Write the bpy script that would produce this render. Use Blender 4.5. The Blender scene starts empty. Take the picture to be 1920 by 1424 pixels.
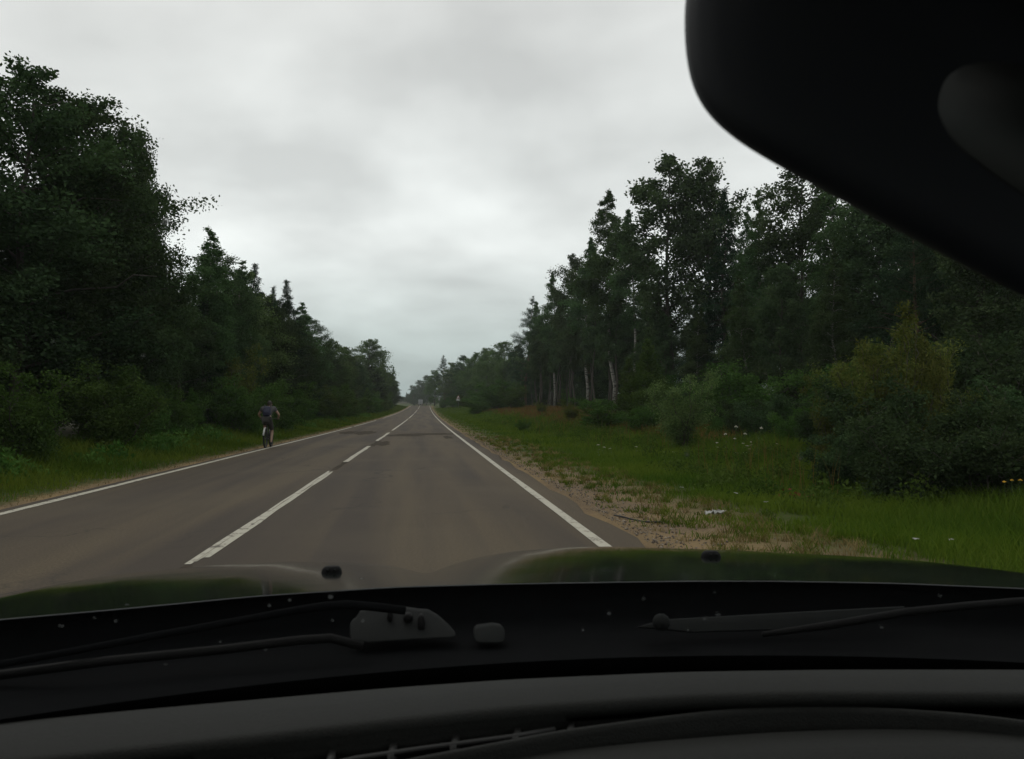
import bpy, bmesh, math, random
import numpy as np
from mathutils import Vector, Matrix

# ------------------------------------------------------------------ scene, camera, light
scene = bpy.context.scene
COL = scene.collection
random.seed(7)
RNG = np.random.default_rng(11)

FPX = 1500.0
CX, CY = 960.0, 712.0
VX, VY = 786.0, 769.0
PITCH = math.atan((VY - CY) / FPX)
YAW = math.atan((CX - VX) * math.cos(PITCH) / FPX)
EYE = Vector((0.0, 0.0, 1.30))

cam_data = bpy.data.cameras.new('camera')
cam = bpy.data.objects.new('camera', cam_data)
COL.objects.link(cam)
cam.location = EYE
cam.rotation_euler = (math.pi / 2 + PITCH, 0, -YAW)
cam_data.sensor_width = 36.0
cam_data.lens = 36.0 * FPX / 1920.0
cam_data.clip_start = 0.02
cam_data.clip_end = 6000
cam_data.dof.use_dof = True
cam_data.dof.focus_distance = 45.0
cam_data.dof.aperture_fstop = 14.0
scene.camera = cam
scene.render.resolution_x = 1024
scene.render.resolution_y = 759

SUN_EL, SUN_AZ = math.radians(52), math.radians(-35)      # azimuth from +Y, towards +X
world = bpy.data.worlds.new('World')
scene.world = world
world.use_nodes = True
wt = world.node_tree
wt.nodes.clear()


def wn(kind, **kw):
    n = wt.nodes.new(kind)
    for k, v in kw.items():
        setattr(n, k, v)
    return n


def wmath(op, a, b=None, clamp=False):
    n = wn('ShaderNodeMath', operation=op, use_clamp=clamp)
    for i, v in enumerate((a, b)):
        if v is None:
            continue
        if isinstance(v, (int, float)):
            n.inputs[i].default_value = v
        else:
            wt.links.new(v, n.inputs[i])
    return n.outputs[0]


sky = wn('ShaderNodeTexSky', sky_type='NISHITA', sun_disc=False)
sky.sun_elevation = SUN_EL
sky.sun_rotation = SUN_AZ
sky.air_density = 1.0
sky.dust_density = 3.0
tc = wn('ShaderNodeTexCoord')
sep = wn('ShaderNodeSeparateXYZ')
wt.links.new(tc.outputs['Generated'], sep.inputs[0])
zc = wmath('MAXIMUM', sep.outputs[2], 0.0)
den = wmath('ADD', zc, 0.24)
cmb = wn('ShaderNodeCombineXYZ')
wt.links.new(wmath('DIVIDE', sep.outputs[0], den), cmb.inputs[0])
wt.links.new(wmath('DIVIDE', sep.outputs[1], den), cmb.inputs[1])
cmb.inputs[2].default_value = 3.3
n1 = wn('ShaderNodeTexNoise')
n1.inputs['Scale'].default_value = 1.5
n1.inputs['Detail'].default_value = 5
n1.inputs['Roughness'].default_value = 0.48
n1.inputs['Distortion'].default_value = 0.25
wt.links.new(cmb.outputs[0], n1.inputs['Vector'])
n2 = wn('ShaderNodeTexNoise')
n2.inputs['Scale'].default_value = 4.6
n2.inputs['Detail'].default_value = 4
n2.inputs['Roughness'].default_value = 0.45
wt.links.new(cmb.outputs[0], n2.inputs['Vector'])
cl = wmath('ADD', wmath('MULTIPLY', n1.outputs[0], 0.72), wmath('MULTIPLY', n2.outputs[0], 0.28))
mr = wn('ShaderNodeMapRange')
mr.inputs['From Min'].default_value = 0.35
mr.inputs['From Max'].default_value = 0.62
mr.inputs['To Min'].default_value = 0.81
mr.inputs['To Max'].default_value = 1.13
wt.links.new(cl, mr.inputs['Value'])
ramp = wn('ShaderNodeValToRGB')
wt.links.new(sep.outputs[2], ramp.inputs[0])
e = ramp.color_ramp.elements
e[0].position, e[0].color = 0.0, (0.40, 0.49, 0.49, 1)
e[1].position, e[1].color = 0.50, (0.74, 0.74, 0.725, 1)
e2 = e.new(0.09)
e2.color = (0.58, 0.645, 0.635, 1)
e3 = e.new(0.20)
e3.color = (0.96, 0.985, 0.97, 1)
cm = wn('ShaderNodeVectorMath', operation='SCALE')
wt.links.new(ramp.outputs[0], cm.inputs[0])
wt.links.new(wmath('MULTIPLY', mr.outputs[0], 10.0), cm.inputs['Scale'])
mixw = wn('ShaderNodeMix', data_type='RGBA')
mixw.inputs[0].default_value = 0.94
wt.links.new(sky.outputs[0], mixw.inputs[6])
wt.links.new(cm.outputs[0], mixw.inputs[7])
bg = wn('ShaderNodeBackground')
bg.inputs['Strength'].default_value = 0.1
wt.links.new(mixw.outputs[2], bg.inputs['Color'])
wo = wn('ShaderNodeOutputWorld')
wt.links.new(bg.outputs[0], wo.inputs['Surface'])

sun_data = bpy.data.lights.new('sun', 'SUN')
sun_data.energy = 0.5
sun_data.angle = math.radians(35)
sun_data.color = (1.0, 0.97, 0.92)
sun = bpy.data.objects.new('sun', sun_data)
COL.objects.link(sun)
sd = Vector((math.sin(SUN_AZ) * math.cos(SUN_EL), math.cos(SUN_AZ) * math.cos(SUN_EL), math.sin(SUN_EL)))
sun.rotation_euler = sd.to_track_quat('Z', 'Y').to_euler()
sun.location = (0, 0, 60)

scene.view_settings.view_transform = 'Standard'
scene.view_settings.look = 'None'
scene.view_settings.exposure = 0.0
scene.view_settings.gamma = 1.0
scene.view_settings.use_curve_mapping = False
scene.render.engine = 'CYCLES'
scene.cycles.max_bounces = 4
scene.cycles.diffuse_bounces = 2
scene.cycles.glossy_bounces = 3
scene.cycles.transmission_bounces = 2
scene.cycles.transparent_max_bounces = 8
scene.cycles.volume_bounces = 1


# ------------------------------------------------------------------ rays from picture points into the place
def ray(x, y):
    cx, cu = (x - CX) / FPX, (CY - y) / FPX
    up = cu * math.cos(PITCH) + math.sin(PITCH)
    fw = -cu * math.sin(PITCH) + math.cos(PITCH)
    return Vector((cx * math.cos(YAW) + fw * math.sin(YAW), -cx * math.sin(YAW) + fw * math.cos(YAW), up))


def at_y(x, y, Y):
    d = ray(x, y)
    return EYE + d * (Y / d.y)


def at_z(x, y, z):
    d = ray(x, y)
    return EYE + d * ((z - EYE.z) / d.z)


def sstep(t):
    t = np.clip(t, 0, 1)
    return t * t * (3 - 2 * t)


def road_z(s):
    s = np.asarray(s, float)
    z = 2.95 * (np.clip((s - 30) / 279.0, 0, 1)) ** 2
    z = z - 0.7 * sstep((s - 312) / 60.0) + 1.3 * sstep((s - 400) / 120) + 6.0 * sstep((s - 470) / 500)
    return z


def road_x(s):
    s = np.asarray(s, float)
    return 2.2 * np.clip(s / 309.0, 0, 2) ** 1.25 - 70 * np.clip((s - 400) / 300, 0, 3) ** 2


def ground_z(x, y):
    x = np.asarray(x, float)
    y = np.asarray(y, float)
    u = x - road_x(y)
    z = road_z(y)
    right = sstep((u - 5.5) / 13.0) * (0.12 + 1.15 * sstep((y - 35) / 75.0))
    ditch = -0.16 * np.exp(-((u - 6.2) / 1.5) ** 2)
    left = 0.35 * sstep((-u - 7.5) / 5)
    shoulder = -0.05 * sstep((u - 2.15) / 0.4) - 0.05 * sstep((-u - 5.45) / 0.4)
    far = 5.0 * sstep((np.abs(u) - 30) / 120) * sstep((y - 150) / 300)
    bump = 0.05 * np.sin(x * 1.3 + 0.7 * y) * np.sin(y * 0.9 - 0.4 * x) * sstep((np.abs(u + 1.7) - 5) / 3)
    return z + right + ditch + left + shoulder + far + bump


# ------------------------------------------------------------------ material helpers
MATS = {}


def new_mat(name):
    m = bpy.data.materials.new(name)
    m.use_nodes = True
    t = m.node_tree
    b = t.nodes['Principled BSDF']
    MATS[name] = m
    return m, t, b


def noise(t, scale, detail=3, vec=None, rough=0.55, dist=0.0):
    n = t.nodes.new('ShaderNodeTexNoise')
    n.inputs['Scale'].default_value = scale
    n.inputs['Detail'].default_value = detail
    n.inputs['Roughness'].default_value = rough
    n.inputs['Distortion'].default_value = dist
    if vec is not None:
        t.links.new(vec, n.inputs['Vector'])
    return n.outputs[0]


def mixc(t, fac, a, b, blend='MIX'):
    n = t.nodes.new('ShaderNodeMix')
    n.data_type = 'RGBA'
    n.blend_type = blend
    for sock, v in ((n.inputs[0], fac), (n.inputs[6], a), (n.inputs[7], b)):
        if isinstance(v, (int, float)):
            sock.default_value = v
        elif isinstance(v, (tuple, list)):
            sock.default_value = (v[0], v[1], v[2], 1)
        else:
            t.links.new(v, sock)
    return n.outputs[2]


def mrange(t, v, a, b, c=0.0, d=1.0):
    n = t.nodes.new('ShaderNodeMapRange')
    n.inputs[1].default_value, n.inputs[2].default_value = a, b
    n.inputs[3].default_value, n.inputs[4].default_value = c, d
    t.links.new(v, n.inputs[0])
    return n.outputs[0]


def mth(t, op, a, b=None):
    n = t.nodes.new('ShaderNodeMath')
    n.operation = op
    for i, v in enumerate((a, b)):
        if v is None:
            continue
        if isinstance(v, (int, float)):
            n.inputs[i].default_value = v
        else:
            t.links.new(v, n.inputs[i])
    return n.outputs[0]


def bump(t, b, h, strength=0.3, dist=0.02):
    n = t.nodes.new('ShaderNodeBump')
    n.inputs['Strength'].default_value = strength
    n.inputs['Distance'].default_value = dist
    t.links.new(h, n.inputs['Height'])
    t.links.new(n.outputs[0], b.inputs['Normal'])


def objcoord(t):
    return t.nodes.new('ShaderNodeTexCoord').outputs['Object']


def plain(name, col, rough=0.6, metal=0.0, var=0.18, scale=14.0, bmp=0.0, bscale=200.0, spec=0.5, coat=0.0):
    m, t, b = new_mat(name)
    v = objcoord(t)
    n = noise(t, scale, 4, v)
    dark = tuple(c * (1 - var) for c in col)
    lite = tuple(min(1, c * (1 + var)) for c in col)
    t.links.new(mixc(t, mrange(t, n, 0.3, 0.7), dark, lite), b.inputs['Base Color'])
    t.links.new(mrange(t, n, 0.2, 0.8, max(0.02, rough - 0.08), min(1, rough + 0.08)), b.inputs['Roughness'])
    b.inputs['Metallic'].default_value = metal
    b.inputs['Specular IOR Level'].default_value = spec
    b.inputs['Coat Weight'].default_value = coat
    if bmp:
        bump(t, b, noise(t, bscale, 3, v), bmp, 0.002)
    return m


def foliage(name, dark, lite, trans=0.25, spec=0.1, rough=0.6, hue=0.24):
    """leaf material: colour from a per-leaf random attribute and a per-plant random"""
    m, t, b = new_mat(name)
    at = t.nodes.new('ShaderNodeAttribute')
    at.attribute_name = 'tint'
    oi = t.nodes.new('ShaderNodeObjectInfo')
    K = 1.15
    c = mixc(t, at.outputs['Fac'], tuple(q * K for q in dark), tuple(q * K for q in lite))
    hs = t.nodes.new('ShaderNodeHueSaturation')
    t.links.new(mrange(t, oi.outputs['Random'], 0, 1, 0.5 - 0.02, 0.5 + 0.02), hs.inputs['Hue'])
    t.links.new(mrange(t, oi.outputs['Random'], 0, 1, 1 - hue, 1 + hue), hs.inputs['Value'])
    t.links.new(c, hs.inputs['Color'])
    t.nodes.remove(b)
    df = t.nodes.new('ShaderNodeBsdfDiffuse')
    t.links.new(hs.outputs[0], df.inputs['Color'])
    tr = t.nodes.new('ShaderNodeBsdfTranslucent')
    t.links.new(mixc(t, 1.0, hs.outputs[0], (1.1, 1.2, 0.75), 'MULTIPLY'), tr.inputs['Color'])
    mx = t.nodes.new('ShaderNodeMixShader')
    mx.inputs[0].default_value = trans
    t.links.new(df.outputs[0], mx.inputs[1])
    t.links.new(tr.outputs[0], mx.inputs[2])
    t.links.new(mx.outputs[0], t.nodes['Material Output'].inputs['Surface'])
    return m


M_alder = foliage('leaf_dark_broadleaf', (0.022, 0.037, 0.018), (0.050, 0.078, 0.034))
M_birch = foliage('leaf_birch', (0.030, 0.052, 0.022), (0.066, 0.104, 0.042))
M_aspen = foliage('leaf_aspen', (0.030, 0.048, 0.024), (0.066, 0.095, 0.044), spec=0.15)
M_spruce = foliage('needle_spruce', (0.012, 0.026, 0.014), (0.028, 0.050, 0.024), trans=0.1)
M_pine = foliage('needle_pine', (0.020, 0.042, 0.024), (0.045, 0.076, 0.040), trans=0.1)
M_bush = foliage('leaf_bush', (0.030, 0.060, 0.015), (0.072, 0.118, 0.030))
M_willow = foliage('leaf_willow', (0.046, 0.060, 0.014), (0.110, 0.122, 0.034))
M_grass = foliage('grass_blade', (0.038, 0.072, 0.008), (0.102, 0.128, 0.018), trans=0.3, spec=0.1)
M_drygrass = foliage('dry_grass_blade', (0.10, 0.058, 0.022), (0.17, 0.115, 0.04), trans=0.25, spec=0.15)
M_straw = foliage('straw_blade', (0.12, 0.095, 0.04), (0.24, 0.19, 0.09), trans=0.25)
M_weed = foliage('weed_leaf', (0.035, 0.078, 0.014), (0.08, 0.135, 0.030), trans=0.25, spec=0.2)
M_bark = plain('bark_dark', (0.055, 0.045, 0.036), 0.9, var=0.35, scale=9, bmp=0.5, bscale=40)
M_pinebark = plain('bark_pine', (0.10, 0.062, 0.038), 0.9, var=0.35, scale=6, bmp=0.5, bscale=40)

m, t, b = new_mat('bark_birch')
v = objcoord(t)
mp = t.nodes.new('ShaderNodeMapping')
mp.inputs['Scale'].default_value = (2, 2, 7)
t.links.new(v, mp.inputs['Vector'])
t.links.new(mixc(t, mrange(t, noise(t, 1.3, 4, mp.outputs[0]), 0.50, 0.60), (0.24, 0.23, 0.20), (0.035, 0.03, 0.025)), b.inputs['Base Color'])
b.inputs['Roughness'].default_value = 0.8
M_birchbark = m


# ------------------------------------------------------------------ mesh helpers
def mesh_np(name, V, faces, mat=None, tint=None, smooth=False):
    """V (n,3); faces: list of (m,k) int arrays"""
    V = np.asarray(V, np.float32)
    me = bpy.data.meshes.new(name)
    me.vertices.add(len(V))
    me.vertices.foreach_set('co', V.ravel())
    loops = np.concatenate([np.asarray(f, np.int32).ravel() for f in faces])
    sizes = np.concatenate([np.full(len(f), np.asarray(f).shape[1], np.int32) for f in faces])
    starts = np.concatenate(([0], np.cumsum(sizes)[:-1])).astype(np.int32)
    me.loops.add(len(loops))
    me.loops.foreach_set('vertex_index', loops)
    me.polygons.add(len(sizes))
    me.polygons.foreach_set('loop_start', starts)
    me.polygons.foreach_set('loop_total', sizes)
    if smooth:
        me.polygons.foreach_set('use_smooth', np.ones(len(sizes), bool))
    if mat is not None:
        me.materials.append(mat)
    if tint is not None:
        a = me.attributes.new('tint', 'FLOAT', 'POINT')
        a.data.foreach_set('value', np.asarray(tint, np.float32))
    me.update(calc_edges=True)
    return me


def add(name, me, parent=None, loc=None):
    o = bpy.data.objects.new(name, me)
    COL.objects.link(o)
    if parent is not None:
        o.parent = parent
    if loc is not None:
        o.location = loc
    return o


def empty(name, loc=(0, 0, 0), rz=0.0):
    o = bpy.data.objects.new(name, None)
    COL.objects.link(o)
    o.location = loc
    o.rotation_euler = (0, 0, rz)
    o.empty_display_size = 0.2
    return o


def tag(o, label=None, cat=None, group=None, kind=None):
    if label:
        o['label'] = label
    if cat:
        o['category'] = cat
    if group:
        o['group'] = group
    if kind:
        o['kind'] = kind
    return o


class MB:
    """collects shapes, links them as one mesh object"""

    def __init__(self):
        self.V, self.F = [], {}
        self.n = 0

    def raw(self, V, F):
        V = np.asarray(V, float).reshape(-1, 3)
        for f in F:
            f = np.asarray(f) + self.n
            self.F.setdefault(f.shape[1], []).append(f)
        self.V.append(V)
        self.n += len(V)
        return self

    def tube(self, P, R, sides=8, cap=True):
        P = np.asarray(P, float)
        R = np.broadcast_to(np.asarray(R, float), (len(P),))
        T = np.gradient(P, axis=0)
        T /= np.linalg.norm(T, axis=1, keepdims=True) + 1e-9
        ref = np.array([0, 0, 1.0]) if abs(T[0, 2]) < 0.9 else np.array([1.0, 0, 0])
        rings = []
        for i in range(len(P)):
            u = np.cross(T[i], ref)
            u /= np.linalg.norm(u) + 1e-9
            w = np.cross(T[i], u)
            a = np.arange(sides) * 2 * math.pi / sides
            rings.append(P[i] + R[i] * (np.cos(a)[:, None] * u + np.sin(a)[:, None] * w))
        V = np.concatenate(rings)
        k = len(P)
        idx = np.arange(k * sides).reshape(k, sides)
        nx = np.roll(idx, -1, axis=1)
        Q = np.stack([idx[:-1], nx[:-1], nx[1:], idx[1:]], -1).reshape(-1, 4)
        F = [Q]
        if cap:
            F += [idx[0][::-1][None, :], idx[-1][None, :]]
        return self.raw(V, F)

    def grid(self, G, close_u=False):
        """G (a,b,3) array of points"""
        G = np.asarray(G, float)
        a, b_ = G.shape[:2]
        idx = np.arange(a * b_).reshape(a, b_)
        if close_u:
            nx = np.roll(idx, -1, axis=0)
            Q = np.stack([idx[:, :-1], nx[:, :-1], nx[:, 1:], idx[:, 1:]], -1).reshape(-1, 4)
        else:
            Q = np.stack([idx[:-1, :-1], idx[1:, :-1], idx[1:, 1:], idx[:-1, 1:]], -1).reshape(-1, 4)
        return self.raw(G.reshape(-1, 3), [Q])

    def box(self, c, s, rot=None):
        V = np.array([[x, y, z] for x in (-.5, .5) for y in (-.5, .5) for z in (-.5, .5)]) * np.asarray(s, float)
        if rot is not None:
            V = V @ np.array(rot).T
        V = V + np.asarray(c, float)
        F = np.array([[0, 1, 3, 2], [4, 6, 7, 5], [0, 4, 5, 1], [2, 3, 7, 6], [0, 2, 6, 4], [1, 5, 7, 3]])
        return self.raw(V, [F])

    def prism(self, poly, d):
        """closed polygon (n,3) pushed along d; both ends capped"""
        P = np.asarray(poly, float)
        n = len(P)
        V = np.concatenate([P, P + np.asarray(d, float)])
        i = np.arange(n)
        j = (i + 1) % n
        return self.raw(V, [np.stack([i, j, j + n, i + n], -1), i[::-1][None, :], (i + n)[None, :]])

    def ball(self, c, r, seg=10, rings=7):
        r = np.broadcast_to(np.asarray(r, float), (3,))
        G = []
        for i in range(seg):
            a = 2 * math.pi * i / seg
            G.append([[math.sin(p) * math.cos(a), math.sin(p) * math.sin(a), math.cos(p)] for p in np.linspace(0.001, math.pi - 0.001, rings)])
        return self.grid(np.array(G) * r + np.asarray(c, float), close_u=True)

    def torus(self, c, R, r, axis=0, seg=32, sec=8):
        G = []
        for i in range(seg):
            a = 2 * math.pi * i / seg
            ring = []
            for j in range(sec + 1):
                q = 2 * math.pi * j / sec
                ring.append([r * math.sin(q), (R + r * math.cos(q)) * math.cos(a), (R + r * math.cos(q)) * math.sin(a)])
            G.append(ring)
        G = np.array(G)
        if axis == 2:
            G = G[..., [1, 2, 0]]
        return self.grid(G + np.asarray(c, float), close_u=True)

    def mesh(self, name, mat, smooth=False, tint=None):
        return mesh_np(name, np.concatenate(self.V), [np.concatenate(v) for v in self.F.values()], mat, tint, smooth)

    def build(self, name, mat, parent=None, smooth=False, bevel=0.0):
        o = add(name, self.mesh(name, mat, smooth), parent)
        if bevel:
            bv = o.modifiers.new('bevel', 'BEVEL')
            bv.width = bevel
            bv.segments = 2
            bv.limit_method = 'ANGLE'
        return o


# ------------------------------------------------------------------ the setting: terrain
def terrain():
    xs = np.unique(np.concatenate([np.linspace(-700, -60, 30), np.linspace(-60, -12, 30), np.linspace(-12, 22, 137), np.linspace(22, 60, 24), np.linspace(60, 700, 30)]))
    ys = np.unique(np.concatenate([np.linspace(-60, 4, 20), np.linspace(4, 40, 100), np.linspace(40, 120, 80), np.linspace(120, 420, 90), np.linspace(420, 1300, 40)]))
    X, Y = np.meshgrid(xs, ys, indexing='ij')
    near = np.clip((420 - Y) / 80, 0, 1)
    Xw = X + road_x(Y) * 1.0
    Z = ground_z(Xw, Y)
    u = X
    Z = Z - 0.09 * ((u > -5.6) & (u < 2.35))            # road bed below the asphalt sheet
    mb = MB().grid(np.stack([Xw, Y, Z], -1))
    me = mb.mesh('ground', None, smooth=True)
    a = me.attributes.new('across', 'FLOAT', 'POINT')
    a.data.foreach_set('value', u.astype(np.float32).ravel())
    return me


m, t, b = new_mat('ground_soil_and_turf')
v = objcoord(t)
at = t.nodes.new('ShaderNodeAttribute')
at.attribute_name = 'across'
u = at.outputs['Fac']
nb = noise(t, 0.55, 5, v)
nf = noise(t, 9.0, 5, v)
ng = noise(t, 60.0, 3, v)
gravel = mixc(t, mrange(t, ng, 0.35, 0.65), (0.11, 0.076, 0.046), (0.24, 0.175, 0.105))
gravel = mixc(t, mrange(t, nb, 0.4, 0.62), gravel, (0.27, 0.19, 0.095))
turf = mixc(t, mrange(t, nf, 0.3, 0.7), (0.026, 0.046, 0.006), (0.060, 0.084, 0.012))
turf = mixc(t, mrange(t, nb, 0.50, 0.66), turf, (0.062, 0.060, 0.014))
floor_ = mixc(t, mrange(t, nf, 0.3, 0.7), (0.030, 0.024, 0.013), (0.045, 0.050, 0.018))
ur = mth(t, 'ADD', u, mth(t, 'ADD', mth(t, 'MULTIPLY', mth(t, 'SUBTRACT', nb, 0.5), 3.2), mth(t, 'MULTIPLY', mth(t, 'SUBTRACT', nf, 0.5), 2.2)))
spg = t.nodes.new('ShaderNodeSeparateXYZ')
t.links.new(v, spg.inputs[0])
ur = mth(t, 'ADD', ur, mrange(t, spg.outputs[1], 11, 24, 0.0, 1.0))
ul = mth(t, 'ADD', u, mth(t, 'MULTIPLY', mth(t, 'SUBTRACT', nf, 0.5), 1.0))
c = mixc(t, mrange(t, ur, 3.1, 4.7), gravel, turf)
c = mixc(t, mrange(t, u, 17, 21), c, floor_)
cl_ = mixc(t, mrange(t, ul, -5.75, -6.2), gravel, turf)
cl_ = mixc(t, mrange(t, u, -8.4, -9.6), cl_, floor_)
c = mixc(t, mrange(t, u, -1.7, -1.8), c, cl_)
t.links.new(c, b.inputs['Base Color'])
b.inputs['Roughness'].default_value = 0.95
b.inputs['Specular IOR Level'].default_value = 0.15
bump(t, b, mth(t, 'ADD', nf, mth(t, 'MULTIPLY', ng, 0.6)), 0.8, 0.05)
g = add('ground', terrain())
g.data.materials.append(m)
tag(g, kind='structure')

# ------------------------------------------------------------------ road
S = np.unique(np.concatenate([np.linspace(-30, 60, 91), np.linspace(60, 330, 136), np.linspace(330, 900, 100)]))


def strip(u0, u1, s, lift, nu=2):
    us = np.linspace(u0, u1, nu)
    U, SS = np.meshgrid(us, s, indexing='ij')
    return np.stack([U + road_x(SS), SS, road_z(SS) + lift], -1)


m, t, b = new_mat('asphalt_old')
v = objcoord(t)
sp = t.nodes.new('ShaderNodeSeparateXYZ')
t.links.new(v, sp.inputs[0])
mp = t.nodes.new('ShaderNodeMapping')
mp.inputs['Scale'].default_value = (1.1, 0.045, 1)
t.links.new(v, mp.inputs['Vector'])
streak = noise(t, 1.0, 4, mp.outputs[0], 0.5, 0.3)
patch = noise(t, 0.22, 4, v)
grain = noise(t, 45, 3, v, 0.7)
base = mixc(t, mrange(t, grain, 0.36, 0.64), (0.062, 0.047, 0.029), (0.112, 0.086, 0.054))
base = mixc(t, mrange(t, streak, 0.40, 0.62, 0, 0.85), base, (0.046, 0.036, 0.028))
base = mixc(t, mrange(t, patch, 0.5, 0.75, 0, 0.5), base, (0.108, 0.087, 0.056))
# tar seams and cracks
vor = t.nodes.new('ShaderNodeTexVoronoi')
vor.feature = 'DISTANCE_TO_EDGE'
vor.inputs['Scale'].default_value = 0.16
dv = t.nodes.new('ShaderNodeVectorMath')
dv.operation = 'ADD'
nc = t.nodes.new('ShaderNodeTexNoise')
nc.inputs['Scale'].default_value = 0.9
nc.inputs['Detail'].default_value = 5
t.links.new(v, nc.inputs['Vector'])
sc = t.nodes.new('ShaderNodeVectorMath')
sc.operation = 'SCALE'
sc.inputs['Scale'].default_value = 2.4
t.links.new(nc.outputs['Color'], sc.inputs[0])
t.links.new(v, dv.inputs[0])
t.links.new(sc.outputs[0], dv.inputs[1])
t.links.new(dv.outputs[0], vor.inputs['Vector'])
crack = mth(t, 'MULTIPLY', mrange(t, vor.outputs['Distance'], 0.0, 0.008, 1, 0), mrange(t, patch, 0.42, 0.52))
base = mixc(t, mth(t, 'MULTIPLY', crack, 0.75), base, (0.022, 0.018, 0.015))
t.links.new(base, b.inputs['Base Color'])
b.inputs['Roughness'].default_value = 0.85
b.inputs['Specular IOR Level'].default_value = 0.22
bump(t, b, grain, 0.5, 0.01)
M_asph = m
us = np.array([-5.52, -5.45, -3.5, -1.7, 0.2, 1.9, 2.12, 2.22])
U, SS = np.meshgrid(us, S, indexing='ij')
# ragged outer edges
rag = 0.05 * np.sin(SS * 1.7) + 0.04 * np.sin(SS * 4.1 + 1)
U2 = U.copy()
U2[0] -= np.abs(rag[0])
U2[-1] += rag[-1]
U2[-2] += rag[-2]
Zr = road_z(SS) + 0.0
Zr[0] -= 0.10
Zr[-1] -= 0.12
road = MB().grid(np.stack([U2 + road_x(SS), SS, Zr], -1)).build('road', M_asph, None, True)
tag(road, kind='structure')

m, t, b = new_mat('road_paint_worn')
v = objcoord(t)
nw = noise(t, 6.0, 6, v, 0.65)
nw2 = noise(t, 38, 3, v)
w = mth(t, 'ADD', mth(t, 'MULTIPLY', nw, 0.65), mth(t, 'MULTIPLY', nw2, 0.35))
t.links.new(mixc(t, mrange(t, w, 0.40, 0.47), (0.10, 0.085, 0.065), mixc(t, nw2, (0.36, 0.34, 0.27), (0.50, 0.47, 0.38))), b.inputs['Base Color'])
b.inputs['Roughness'].default_value = 0.75
M_paint = m
m, t, b = new_mat('tar_patch')
v = objcoord(t)
t.links.new(mixc(t, mrange(t, noise(t, 8, 5, v), 0.4, 0.6), (0.036, 0.029, 0.021), (0.070, 0.056, 0.040)), b.inputs['Base Color'])
b.inputs['Roughness'].default_value = 0.95
b.inputs['Specular IOR Level'].default_value = 0.08
M_tar = m


def line(u0, u1, s0, s1, name, parent, mat, lift=0.005, wob=0.0):
    n = max(3, int((s1 - s0) / (1.2 if s1 < 80 else 3)) + 2)
    s = np.linspace(s0, s1, n)
    G = strip(u0, u1, s, lift)
    if wob:
        G[0, :, 0] += RNG.normal(0, wob, n)
        G[1, :, 0] += RNG.normal(0, wob, n)
    return MB().grid(G).build(name, mat, parent)


line(1.68, 1.80, -20, 330, 'edge_line', road, M_paint, wob=0.004)
line(-5.28, -5.15, -20, 60, 'edge_line', road, M_paint, wob=0.004)
line(-5.28, -5.15, 62, 90, 'edge_line', road, M_paint, wob=0.012)
line(-5.26, -5.16, 104, 330, 'edge_line', road, M_paint, wob=0.006)
for s0, s1 in ((-14, -4), (7.05, 17.4), (20.4, 29.2), (34.0, 46.0), (50.5, 100), (106, 150), (160, 215), (228, 330)):
    if s0 == 7.05:       # the nearest dash has split lengthways along the seam
        line(-1.975, -1.925, s0, s1, 'centre_dash', road, M_paint, wob=0.006)
        line(-1.895, -1.845, s0 + 0.3, s1 - 0.2, 'centre_dash', road, M_paint, wob=0.007)
        line(-1.925, -1.897, s0 + 0.1, s1 - 0.4, 'centre_dash', road, M_paint, 0.0045, wob=0.004)
    else:
        line(-1.96, -1.83, s0, s1, 'centre_dash', road, M_paint, wob=0.008)
# tar seam along the middle and transverse repair patches
line(-1.93, -1.82, 17.6, 20.3, 'tar_seam', road, M_tar, 0.0035, 0.02)
line(-1.95, -1.70, 29.0, 34.2, 'tar_seam', road, M_tar, 0.0035, 0.06)
line(-2.02, -1.90, 5.2, 7.0, 'tar_seam', road, M_tar, 0.0035, 0.03)


def blot(u, s, ru, rs, n=22):
    a = np.linspace(0, 2 * math.pi, n, endpoint=False)
    r = 1 + RNG.normal(0, 0.16, n)
    x, y = u + ru * r * np.cos(a), s + rs * r * np.sin(a)
    V = np.stack([x + road_x(y), y, road_z(y) + 0.0035], -1)
    V = np.vstack([V, [[u + float(road_x(s)), s, float(road_z(s)) + 0.0035]]])
    i = np.arange(n)
    F = np.stack([i, (i + 1) % n, np.full(n, n)], -1)
    MB().raw(V, [F]).build('tar_patch', M_tar, road)


for q in ((-0.9, 41.5, 0.9, 2.2), (0.3, 43.0, 1.5, 1.6), (-4.2, 46.5, 0.45, 3.0), (-3.2, 46.0, 0.5, 3.6), (1.2, 38, 0.22, 2.0), (-1.5, 31.5, 0.30, 2.2)):
    blot(*q)

# gravel on the right shoulder, loose stones
m, t, b = new_mat('gravel_stone')
at = t.nodes.new('ShaderNodeAttribute')
at.attribute_name = 'tint'
t.links.new(mixc(t, at.outputs['Fac'], (0.07, 0.052, 0.038), (0.30, 0.25, 0.19)), b.inputs['Base Color'])
b.inputs['Roughness'].default_value = 0.9
oct_v = np.array([[1, 0, 0], [-1, 0, 0], [0, 1, 0], [0, -1, 0], [0, 0, 1], [0, 0, -.5]], float)
oct_f = np.array([[0, 2, 4], [2, 1, 4], [1, 3, 4], [3, 0, 4], [2, 0, 5], [1, 2, 5], [3, 1, 5], [0, 3, 5]])
ns = 5200
sy = 5.5 + 40 * RNG.random(ns) ** 1.7
su = 2.22 + np.abs(RNG.normal(0, 0.55, ns))
sr = 0.006 + 0.014 * RNG.random(ns) ** 2.5
cz = ground_z(su + road_x(sy), sy)
Vs = oct_v[None] * sr[:, None, None] * (0.7 + 0.6 * RNG.random((ns, 6, 1)))
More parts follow.
